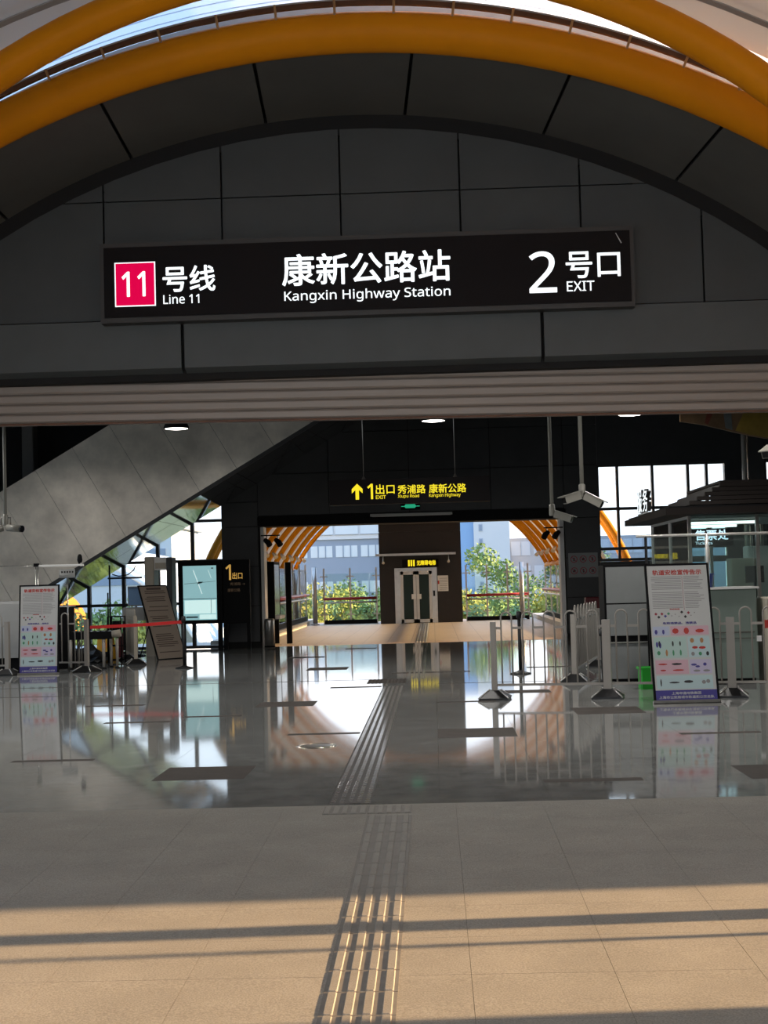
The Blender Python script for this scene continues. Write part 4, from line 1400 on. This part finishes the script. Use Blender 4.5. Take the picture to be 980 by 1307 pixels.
MB().tube([(-6.58, 27.4, 1.95), (-6.58, 27.4, 2.05)], .02, 6).build('clip', 'frame_black', hb)
MB().lathe([(.035, 2.03), (.05, 2.08), (.04, 2.16), (.02, 2.19), (0, 2.19)], (-6.57, 27.4, 0), 10).build('beacon', 'frame_black', hb)
gp = thing('grey_plate', 'small dark grey plate with faint lettering below the light bar', 'sign', (-6.9, 27.6, 1.8))
LB(-7.0, -6.71, 27.55, 27.58, 1.76, 1.92).build('plate', 'paint_grey', gp)
f11 = Frame((0, 27.55, 0), X_, Z_)
b = MB()
for k in range(5):
    f11.rect(b, -6.96 + .05 * k, -6.93 + .05 * k, 1.85, 1.885, 0, .003)
b.build('print', 'ink_black', gp)
MB().tube([(-6.85, 27.57, 0), (-6.85, 27.57, 1.76)], .012, 6).build('pole', 'steel', gp)

# ---- surveillance cameras hanging from the ceiling
def cctv(x, y, z, dirs, label):
    t = thing('surveillance_camera', label, 'camera', (x, y, z), 0, 'ceiling-hung surveillance cameras')
    MB().tube([(x, y, z), (x, y, 6.2)], .03, 8).build('drop_pole', 'camera_shell', t)
    MB().lathe([(.045, -.16), (.05, -.12), (.05, .02), (.03, .04)], (x, y, z), 12).build('joint', 'camera_shell', t)
    for dx, dy, dz, L in dirs:
        d = Vector((dx, dy, dz)).normalized()
        s = d.cross(Z_).normalized()
        n = s.cross(d)
        o = Vector((x, y, z - .12)) + d * .05
        bo = MB().quadbox(o, d, s, n, 0, L, -.06, .06, -.055, .055).build('housing', 'camera_shell', t)
        MB().quadbox(o, d, s, n, -.02, L + .06, -.072, .072, .055, .068).build('sunshield', 'camera_shell', bo)
        MB().quadbox(o, d, s, n, L, L + .012, -.045, .045, -.04, .04).build('lens_window', 'lens_black', bo)
    return t
cctv(2.03, 25, 2.72, [(.9, -.3, -.33, .30)], 'single pale surveillance camera on a long pole near the right pier')
cctv(2.24, 22, 2.86, [(-.9, -.35, -.28, .26), (.85, -.3, -.5, .28)], 'pair of pale surveillance cameras back to back on one pole')
cctv(4.62, 20, 3.30, [(-.55, -.7, -.35, .22)], 'pale surveillance camera cut by the right edge above the booth')
t = cctv(-7.55, 26, 2.86, [], 'dark-lensed surveillance camera hanging on a forked bracket at the left edge')
MB().tube([(-7.63, 26, 2.70), (-7.63, 26, 2.84), (-7.46, 26, 2.84), (-7.46, 26, 2.70)], .015, 6).build('fork', 'camera_shell', t)
bo = MB().tube([(-7.50, 25.95, 2.66), (-7.24, 25.85, 2.63)], .062, 12).build('housing', 'camera_shell', t)
MB().tube([(-7.24, 25.85, 2.63), (-7.20, 25.835, 2.626)], .06, 12).build('lens_window', 'lens_black', bo)
MB().tube([(-7.58, 25.95, 2.66), (-7.82, 25.85, 2.60)], .062, 12).build('housing', 'camera_shell', t)

# ---- mural overhead and column at the right
mu = thing('mural', 'dim brown and gold mural on a hanging ceiling edge at the upper right', 'mural', (5.5, 26, 3.9))
def mpl(m_, poly, nm, d=0):
    b = MB()
    b.prism(poly, (0, 26, 0), X_, Z_, Y_, -d, .06)
    b.build(nm, m_, mu)
edge = [(4.40, 4.19), (4.8, 4.12), (5.2, 4.01), (5.6, 3.90), (5.95, 3.83), (6.6, 3.72), (8, 3.6)]
mpl('mural', [(8, 5.2), (4.38, 5.2)] + edge, 'painted_board')
mpl('mural_gold', [(5.35, 4.0), (5.6, 3.92), (5.95, 3.85), (6.6, 3.74), (7.4, 3.7), (7.4, 4.6), (5.9, 4.6), (5.5, 4.3)], 'gold_field', .004)
mpl('mural_grey', [(5.18, 4.05), (5.30, 4.01), (5.28, 4.7), (5.12, 4.7)], 'grey_figure', .006)
mpl('mural_red', [(4.82, 4.15), (4.88, 4.12), (5.10, 4.6), (4.95, 4.6)], 'red_stroke', .005)
t = thing('column', 'dark column with a steel pipe in front of the right windows', 'column', (7.1, 33, 0))
MB().bev(7.05, 7.42, 33.0, 33.4, 0, 6.2, .03).build('shaft', 'wall_dark', t)
MB().tube([(6.96, 33, 0), (6.96, 33, 6.2)], .055, 10).build('pipe', 'steel_light', t)

# ---- ticket booth
tbk = thing('ticket_booth', 'glass-walled ticket booth with a stepped dark louvred roof', 'booth', (5.5, 24, 0))
BX0, BX1, BY0, BY1 = 3.88, 8.4, 22.6, 26.4
LB(BX0 - .42, BX1, BY0 - .62, BY1 + .3, 2.40, 2.50).build('eave', 'roof_brown', tbk)
LB(BX0 - .36, BX1, BY0 - .52, BY1 + .2, 2.50, 2.53).build('eave_cap', 'frame_black', tbk)
for k in range(5):
    d_ = .14 * k
    z = 2.55 + .073 * k
    x0, y0, y1_ = BX0 - .02 + d_, BY0 - .4 + d_, BY1 - d_
    b = MB()
    b.prism([(y0, z), (y0 + .02, z + .058), (y0 + .10, z + .058), (y0 + .08, z)], (0, 0, 0), Y_, Z_, X_, x0, BX1)
    b.build('louvre', 'roof_brown', tbk)
    b = MB()
    b.prism([(x0, z), (x0 + .02, z + .05), (x0 + .10, z + .05), (x0 + .08, z)], (0, y0 + .1, 0), X_, Z_, Y_, 0, y1_ - y0 - .1)
    b.build('louvre', 'roof_brown', tbk)
LB(BX0 + .55, BX1, BY0 + .2, BY1 - .6, 2.90, 2.94).build('roof_cap', 'roof_brown', tbk)
LB(BX0 + .9, BX1, BY0 + .55, BY1 - .9, 2.5, 2.9).build('roof_core', 'frame_black', tbk)
for x in (BX0, 4.9, 5.8, 7.0, BX1 - .05):
    LB(x, x + .05, BY0, BY0 + .05, 0, 2.40).build('post', 'steel', tbk)
    LB(x, x + .05, BY1 - .05, BY1, 0, 2.40).build('post', 'steel', tbk)
LB(BX0, BX0 + .05, 24.4, 24.45, 0, 2.4).build('post', 'steel', tbk)
for x0, x1 in ((BX0 + .05, 4.9), (4.95, 5.8), (5.85, 7.0), (7.05, BX1 - .05)):
    LB(x0, x1, BY0 + .02, BY0 + .032, 1.0, 2.40).build('pane', 'booth_glass', tbk)
    LB(x0, x1, BY0 + .01, BY0 + .04, 0, 1.0).build('base_panel', 'counter_grey', tbk)
    LB(x0, x1, BY1 - .03, BY1 - .02, .9, 2.40).build('pane', 'booth_glass', tbk)
for y0, y1_ in ((BY0 + .05, 24.4), (24.45, BY1 - .05)):
    LB(BX0 + .02, BX0 + .032, y0, y1_, 1.0, 2.40).build('pane', 'booth_glass', tbk)
    LB(BX0 + .01, BX0 + .04, y0, y1_, 0, 1.0).build('base_panel', 'counter_grey', tbk)
LB(BX0, BX1, BY0 + .06, BY1 - .06, 2.36, 2.40).build('ceiling', 'paint_grey', tbk)
for y in (23.4, 25.0):
    t = thing('tube_light', 'bright white tube light under the booth ceiling, ' + ('front row' if y < 24 else 'rear row'), 'light', (4.6, y, 2.3))
    LB(4.05, 5.1, y - .04, y + .04, 2.29, 2.33).build('tube', 'lit_tube', t)
    LB(4.02, 5.13, y - .06, y + .06, 2.33, 2.36).build('housing', 'paint_white', t)
rl = thing('roof_letters', 'white raised letters on the booth eave, seen from the side', 'letters', (3.55, 24.7, 2.53))
fl = Frame((3.56, 25.2, 2.545), Vector((.05, -1, 0)), Z_)
for ch, a_ in (('服', 0.0), ('务', .48)):
    lt = text(ch, fl, a_, a_ + .40, .02, .40, 'sign_frame', rl, 0, .02, 'letter', .07)
    text(ch, fl, a_, a_ + .40, .02, .40, 'lit_white', lt, .072, .006, 'lit_face', .003)
LB(3.50, 3.66, 24.2, 25.3, 2.53, 2.55).build('base_rail', 'paint_white', rl)
ts = thing('ticket_sign', 'dark sign with pale blue ticket office characters inside the booth', 'sign', (4.5, 25.3, 2.1))
LB(4.10, 5.10, 25.3, 25.36, 1.98, 2.28).build('box', 'sign_black', ts)
f12 = Frame((0, 25.3, 0), X_, Z_)
text('售票处', f12, 4.46, 5.02, 2.08, 2.26, 'lit_blue_white', ts, .001, .02)
b = MB()
f12.poly(b, [(4.14, 2.09), (4.36, 2.09), (4.36, 2.16), (4.30, 2.2), (4.25, 2.17), (4.2, 2.2), (4.14, 2.15)], 0, .004)
f12.poly(b, [(4.28, 2.22), (4.33, 2.26), (4.42, 2.2), (4.38, 2.16)], 0, .004)
b.build('symbol', 'lit_blue_white', ts)
text('Tickets', f12, 4.46, 4.75, 2.01, 2.06, 'lit_blue_white', ts, .001, .0)
# booth interior
for x, y, z0, z1, m_, l in ((4.95, 24.0, 0, 1.75, 'beige', 'tall beige cabinet inside the ticket booth'), (5.35, 24.6, 0, 1.95, 'paint_white', 'tall white cabinet inside the ticket booth'), (4.2, 25.6, 0, 1.1, 'board_grey', 'low grey cabinet inside the ticket booth')):
    t = thing('office_cabinet', l, 'cabinet', (x, y, 0), 0, 'cabinets inside the booth')
    MB().bev(x - .2, x + .2, y - .2, y + .2, z0 + .05, z1, .015).build('body', m_, t)
    LB(x - .18, x + .18, y - .215, y - .2, z0 + .1, z1 - .05).build('door', m_, t)
    LB(x + .1, x + .12, y - .24, y - .215, z1 * .45, z1 * .55).build('handle', 'steel', t)
    LB(x - .18, x + .18, y - .18, y + .18, 0, .05).build('plinth', 'frame_black', t)
t = thing('desk_monitor', 'dark monitor on the booth desk seen through the glass', 'monitor', (4.9, 23.0, 1.3))
LB(4.82, 5.1, 23.05, 23.1, 1.36, 1.62).build('screen', 'lens_black', t)
LB(4.94, 4.98, 23.06, 23.09, 1.12, 1.36).build('stem', 'frame_black', t)
LB(4.86, 5.06, 23.0, 23.14, 1.05, 1.12).build('foot', 'frame_black', t)
t = thing('booth_desk', 'grey desk running along the inside of the booth front', 'desk', (5.5, 22.95, 0))
LB(4.0, 8.2, 22.7, 23.3, 1.0, 1.05).build('top', 'board_grey', t)
for x in (4.05, 5.9, 8.1):
    LB(x - .02, x + .02, 22.75, 23.25, 0, 1.0).build('support', 'board_grey', t)

# ---- inspection counter with glass screen in front of the booth
ct = thing('service_counter', 'grey-green counter with a glass screen at the right edge', 'counter', (3.95, 20.5, 0))
MB().bev(3.05, 4.42, 20.5, 21.1, .08, 1.30, .012).build('body', 'counter_grey', ct)
LB(3.02, 4.45, 20.46, 21.14, 1.30, 1.33).build('top', 'paint_white', ct)
LB(3.1, 4.38, 20.53, 21.05, 0, .08).build('plinth', 'frame_black', ct)
LB(3.1, 4.38, 20.494, 20.5, .70, .715).build('groove', 'joint', ct)
LB(3.1, 4.38, 20.494, 20.5, .62, .63).build('groove', 'joint', ct)
MB().tube([(3.79, 20.6, 1.33), (3.79, 20.6, 2.06)], .022, 8).build('screen_post', 'steel_light', ct)
MB().tube([(2.82, 20.6, 2.06), (5.6, 20.6, 2.06)], .020, 8).build('screen_rail', 'steel_light', ct)
MB().tube([(2.95, 20.6, 0), (2.95, 20.6, 2.06)], .02, 8).build('screen_post', 'frame_black', ct)
LB(3.0, 3.76, 20.595, 20.605, 1.34, 2.03).build('pane', 'clear_glass', ct)
LB(3.82, 4.42, 20.595, 20.605, 1.34, 2.03).build('pane', 'clear_glass', ct)
MB().bev(4.50, 4.72, 20.3, 20.9, 0, 1.18, .02).build('end_pier', 'beige', ct)
bb = thing('blue_basket', 'small blue plastic basket on the counter beside the poster', 'basket', (3.78, 20.75, 1.33))
MB().lathe([(0, 0), (.09, 0), (.115, .17), (.125, .175), (.125, .185), (.108, .185), (.085, .01), (0, .01)], (0, 0, 0), 18).build('body', 'blue_plastic', bb, (0, 0, 0))
MB().tube([(.12 * math.cos(a_ * PI / 8), .12 * math.sin(a_ * PI / 8), .185) for a_ in range(16)], .008, 5, closed=True).build('rim', 'blue_plastic', bb, (0, 0, 0))
gb = thing('green_basket', 'bright green plastic tub on the floor behind the fence', 'basket', (2.92, 20.1, 0))
MB().bev(-.19, .19, -.14, .14, 0, .28, .02).build('body', 'green_plastic', gb, (0, 0, 0))
MB().box(-.21, .21, -.16, -.14, .26, .29).box(-.21, .21, .14, .16, .26, .29).box(-.21, -.19, -.16, .16, .26, .29).box(.19, .21, -.16, .16, .26, .29).build('rim', 'green_plastic', gb, (0, 0, 0))
LB(-.17, .17, -.12, .12, .278, .282).build('lid', 'green_plastic', gb, (0, 0, 0))

# ---- tall grey cabinet next to the poster
cbn = thing('grey_cabinet', 'tall grey cabinet with a black edge behind the hooped fence', 'cabinet', (2.83, 21.8, 0))
LB(2.46, 3.3, 21.55, 22.2, 0, 1.68).build('carcass', 'frame_black', cbn)
LB(2.49, 3.28, 21.52, 21.56, 1.13, 1.65).build('upper_panel', 'board_grey', cbn)
LB(2.49, 3.28, 21.52, 21.56, .66, 1.11).build('middle_panel', 'board_grey', cbn)
LB(2.47, 3.3, 21.5, 21.56, .55, .57).build('trim', 'steel', cbn)
LB(2.49, 3.28, 21.52, 21.56, .04, .54).build('lower_panel', 'board_grey', cbn)
fe = thing('fire_cabinet', 'dark red fire extinguisher cabinet low beside the right pier', 'fire cabinet', (3.4, 33, 0))
MB().bev(3.42, 3.85, 33.6, 33.95, .05, 1.05, .02).build('body', 'dark_red', fe)
LB(3.45, 3.82, 33.585, 33.6, .1, 1.0).build('door', 'dark_red', fe)
LB(3.78, 3.81, 33.56, 33.585, .5, .62).build('handle', 'steel', fe)
LB(3.47, 3.80, 33.62, 33.93, 0, .05).build('plinth', 'frame_black', fe)

# ================================================================== OUTSIDE
gr = struct('ground', 'green ground far below the elevated station', 'ground')
LB(-400, 400, 58, 900, -7.2, -7).build('ground_plane', 'ground_green', gr)
LB(-60, -9.6, 37, 58, -7.2, -7).build('ground_plane', 'ground_green', gr)

def facade(parent, x0, x1, z0, z1, y, rows, wm, name='window', h=None, inset=.0):
    for z, hh, xs2 in rows:
        for a, c in xs2:
            o = LB(a, c, y - .12, y + .1, z, z + hh).build(name, 'building_haze_pane', parent)
            LB(a - .12, c + .12, y - .14, y - .1, z - .12, z).build('sill', wm, o)
t = thing('office_building', 'office block, haze-tinted pale grey-blue, seen left of the lift', 'building', (-12, 300, -7))
LB(-42, -9.4, 300, 330, -7, 10.2).build('wall', 'building_haze_blue', t)
LB(-42, -9.4, 299.6, 330, 10.2, 16).build('upper_wall', 'building_haze_white', t)
LB(-9.4, -1.5, 298, 330, -7, 10.2).build('wing', 'building_haze_grey', t)
LB(-9.4, -1.5, 297.8, 330, 10.2, 17).build('wing_top', 'building_haze_white', t)
facade(t, 0, 0, 0, 0, 299.5, [(11.2, 3.6, [(-40 + 5.1 * k, -35.4 + 5.1 * k) for k in range(6)])], 'building_haze_grey')
for z in (6.6, -.6, -4.5):
    for k in range(6):
        a = -40 + 5.1 * k
        o = LB(a, a + 4.4, 299.9, 300.3, z, z + 2.3).build('window', 'building_haze_pane', t)
        for d_ in (1.4, 2.9):
            LB(a + d_, a + d_ + .2, 299.8, 299.95, z, z + 2.3).build('bar', 'building_haze_blue', o)
    for k in range(2):
        a = -8.6 + 3.3 * k
        o = LB(a, a + 2.9, 297.9, 298.2, z + .4, z + 2.8).build('window', 'building_haze_pane', t)
        LB(a + 1.4, a + 1.55, 297.8, 297.95, z + .4, z + 2.8).build('bar', 'building_haze_blue', o)
t = thing('tower_block', 'white block with a blue edge and a column of small windows right of the lift', 'building', (10, 300, -7))
LB(5.0, 8.4, 300, 330, -7, 22).build('blue_wall', 'building_strong_blue', t)
LB(8.4, 15.6, 299, 330, -7, 22).build('white_wall', 'building_haze_white', t)
for k in range(7):
    z = -3.5 + 2.9 * k
    o = LB(9.4, 10.2, 298.9, 299.2, z, z + 1.5).build('window', 'building_haze_glass', t)
    LB(9.55, 10.05, 298.8, 298.95, z + .2, z + 1.3).build('pane', 'building_haze_blue', o)
t = thing('glass_block', 'office block, haze-tinted pale blue, half hidden by the yellow pipes at right', 'building', (24, 310, -7))
LB(15.6, 60, 306, 330, -7, 9.6).build('wall', 'building_haze_grey', t)
for z in (-4, 1, 6):
    for k in range(9):
        a = 16.2 + 4.6 * k
        o = LB(a, a + 3.9, 305.9, 306.2, z, z + 2.9).build('window', 'building_haze_glass', t)
        LB(a + 1.9, a + 2.0, 305.8, 305.95, z, z + 2.9).build('bar', 'building_haze_grey', o)
t = thing('long_building', 'long haze-tinted pale building behind the left glazing', 'building', (-70, 260, -7))
LB(-120, -46, 260, 290, -7, 12).build('wall', 'building_haze_white', t)
LB(-121, -45, 259.6, 290, 12, 13).build('parapet', 'building_haze_grey', t)
for z in (2, 6.5):
    LB(-118, -47, 259.8, 260.2, z, z + 1.8).build('window_band', 'building_haze_blue', t)
t = thing('depot_building', 'long low building behind the right-hand windows', 'building', (60, 280, -7))
LB(62, 140, 280, 300, -7, 2.6).build('wall', 'building_haze_grey', t)
LB(61, 141, 279.5, 300, 2.6, 3.2).build('parapet', 'building_strong_blue', t)
for k in range(12):
    LB(64 + 6 * k, 68 + 6 * k, 279.8, 280.2, -1, 1.4).build('window', 'building_haze_pane', t)

# neighbouring white roof with an orange rim, seen through the left glazing
nb = thing('white_roof', 'pale vaulted roof outside the left glazing', 'roof', (-13, 60, -2))
b = MB()
NX, NZ, NR = -15.6, -4.2, 7.4
arc_sheet(b, NX, NZ, NR, .15, 58, 76, -1.25, 1.25, 32)
b.build('roof_skin', 'tent_white', nb)
for y in (57.8,):
    MB().tube(arc_pts(NX, NZ, NR - .1, y, -1.3, 1.3, 32), .14, 10).build('rim_pipe', 'tent_white', nb)
LB(NX - 6.5, NX + 6.5, 75, 75.4, -7, 0).build('end_wall', 'building_haze_white', nb)
sb_ = thing('plastic_slide', 'bright orange curved plastic shape outside the lower left glazing', 'slide', (-14.0, 56.5, -7))
pr = [(math.cos(k * PI / 16), math.sin(k * PI / 16)) for k in range(0, 9)]
su, sn = Vector((.80, .6, 0)), Vector((-.6, .80, 0))
b = MB()
b.prism([(1.5 * c_, 2.4 * s_) for c_, s_ in pr] + [(.75 * c_, 1.6 * s_) for c_, s_ in reversed(pr)], (-14.4, 56.2, -.9), su, Z_, sn, 0, .7)
b.build('chute', 'orange_plastic', sb_)
b = MB()
b.prism([(.72 * c_, 1.55 * s_) for c_, s_ in pr] + [(0, 0)], (-14.4, 56.3, -.9), su, Z_, sn, .2, .35)
b.build('inner_panel', 'poster_white', sb_)
for k in (.1, 1.1):
    q = Vector((-14.4, 56.5, -7)) + su * k
    MB().tube([q, q + Z_ * 6.2], .06, 8).build('support', 'steel', sb_)
lg = struct('ledge', 'pale stone ledge outside the left glazing', 'ledge')
LB(-14, -5.7, 36.3, 40.5, -.3, -.005).build('slab', 'kerb_stone', lg)

# trees
def tree(x, y, top, rad, m_, label, seed, z0=-7):
    rr = random.Random(seed)
    t = thing('tree', label, 'tree', (x, y, z0), 0, 'trees beyond the deck')
    cz = top - rad * 1.1
    MB().tube([(x, y, z0), (x + .1, y, (z0 + cz) / 2), (x, y, cz)], [.22, .17, .10], 8).build('trunk', 'bark', t)
    b = MB()
    for k in range(5):
        a = 2 * PI * k / 5 + rr.random()
        b.tube([(x, y, cz - rad * .8), (x + math.cos(a) * rad * .6, y + math.sin(a) * rad * .6, cz + rad * .2 * rr.random())], [.08, .03], 5)
    b.build('branches', 'bark', t)
    b = MB()
    blobs = [(Vector((rr.gauss(0, .45), rr.gauss(0, .45), rr.gauss(0, .5))) * rad, rad * (.35 + .25 * rr.random())) for _ in range(9)]
    for _ in range(4200):
        c, r_ = rr.choice(blobs)
        d = Vector((rr.gauss(0, 1), rr.gauss(0, 1), rr.gauss(0, 1))).normalized()
        p = Vector((x, y, cz)) + c + d * r_ * (rr.random() ** .35)
        n1 = Vector((rr.gauss(0, 1), rr.gauss(0, 1), rr.gauss(0, 1))).normalized()
        n2 = n1.cross(d).normalized()
        s = .06 + .07 * rr.random()
        b.add([p - n1 * s, p + n2 * s * .6, p + n1 * s, p - n2 * s * .6], [(0, 1, 2, 3)])
    f = b.build('foliage', m_, t)
    f['kind'] = 'stuff'
    return t
TR = [(-6.3, 72, 1.9, 2.2, 'leaf_green', 'green tree at the far left behind the deck glass'),
      (-4.6, 66, 2.1, 1.9, 'leaf_yellow', 'yellow-green tree behind the left corner post'),
      (-3.3, 75, 1.9, 2.3, 'leaf_deep', 'deeper green tree in the middle of the left deck view'),
      (-1.9, 68, 2.0, 1.8, 'leaf_green', 'leafy tree close to the left side of the lift tower'),
      (-3.6, 61.5, .9, 1.4, 'leaf_yellow', 'low yellowish bush behind the left balustrade'),
      (-5.0, 62, .8, 1.3, 'leaf_deep', 'low dark bush behind the left corner of the deck'),
      (-2.2, 61.5, .7, 1.3, 'leaf_green', 'low green bush next to the lift tower'),
      (1.9, 64, .9, 1.4, 'leaf_yellow', 'yellow-green bush close to the right side of the lift tower'),
      (3.1, 70, 1.9, 1.9, 'leaf_green', 'green tree in front of the white block'),
      (3.6, 62, .4, 1.3, 'leaf_deep', 'low dark bush behind the right balustrade'),
      (4.7, 72, 1.8, 2.1, 'leaf_green', 'green tree behind the right corner post'),
      (6.6, 74, 2.0, 2.3, 'leaf_deep', 'dark green tree at the far right behind the deck glass'),
      (5.4, 63, .8, 1.5, 'leaf_yellow', 'low yellowish bush at the right corner of the deck'),
      (-9.9, 47, .9, 1.6, 'leaf_yellow', 'yellow-green bush outside the lower left glazing'),
      (-11.6, 49, 1.2, 1.8, 'leaf_green', 'green tree outside the glazing under the escalator'),
      (-13.8, 50, 1.0, 1.9, 'leaf_green', 'green tree further left outside the glazing')]
for i, (x, y, tp, r_, m_, l) in enumerate(TR):
    tree(x, y, tp, r_, m_, l, 100 + i)
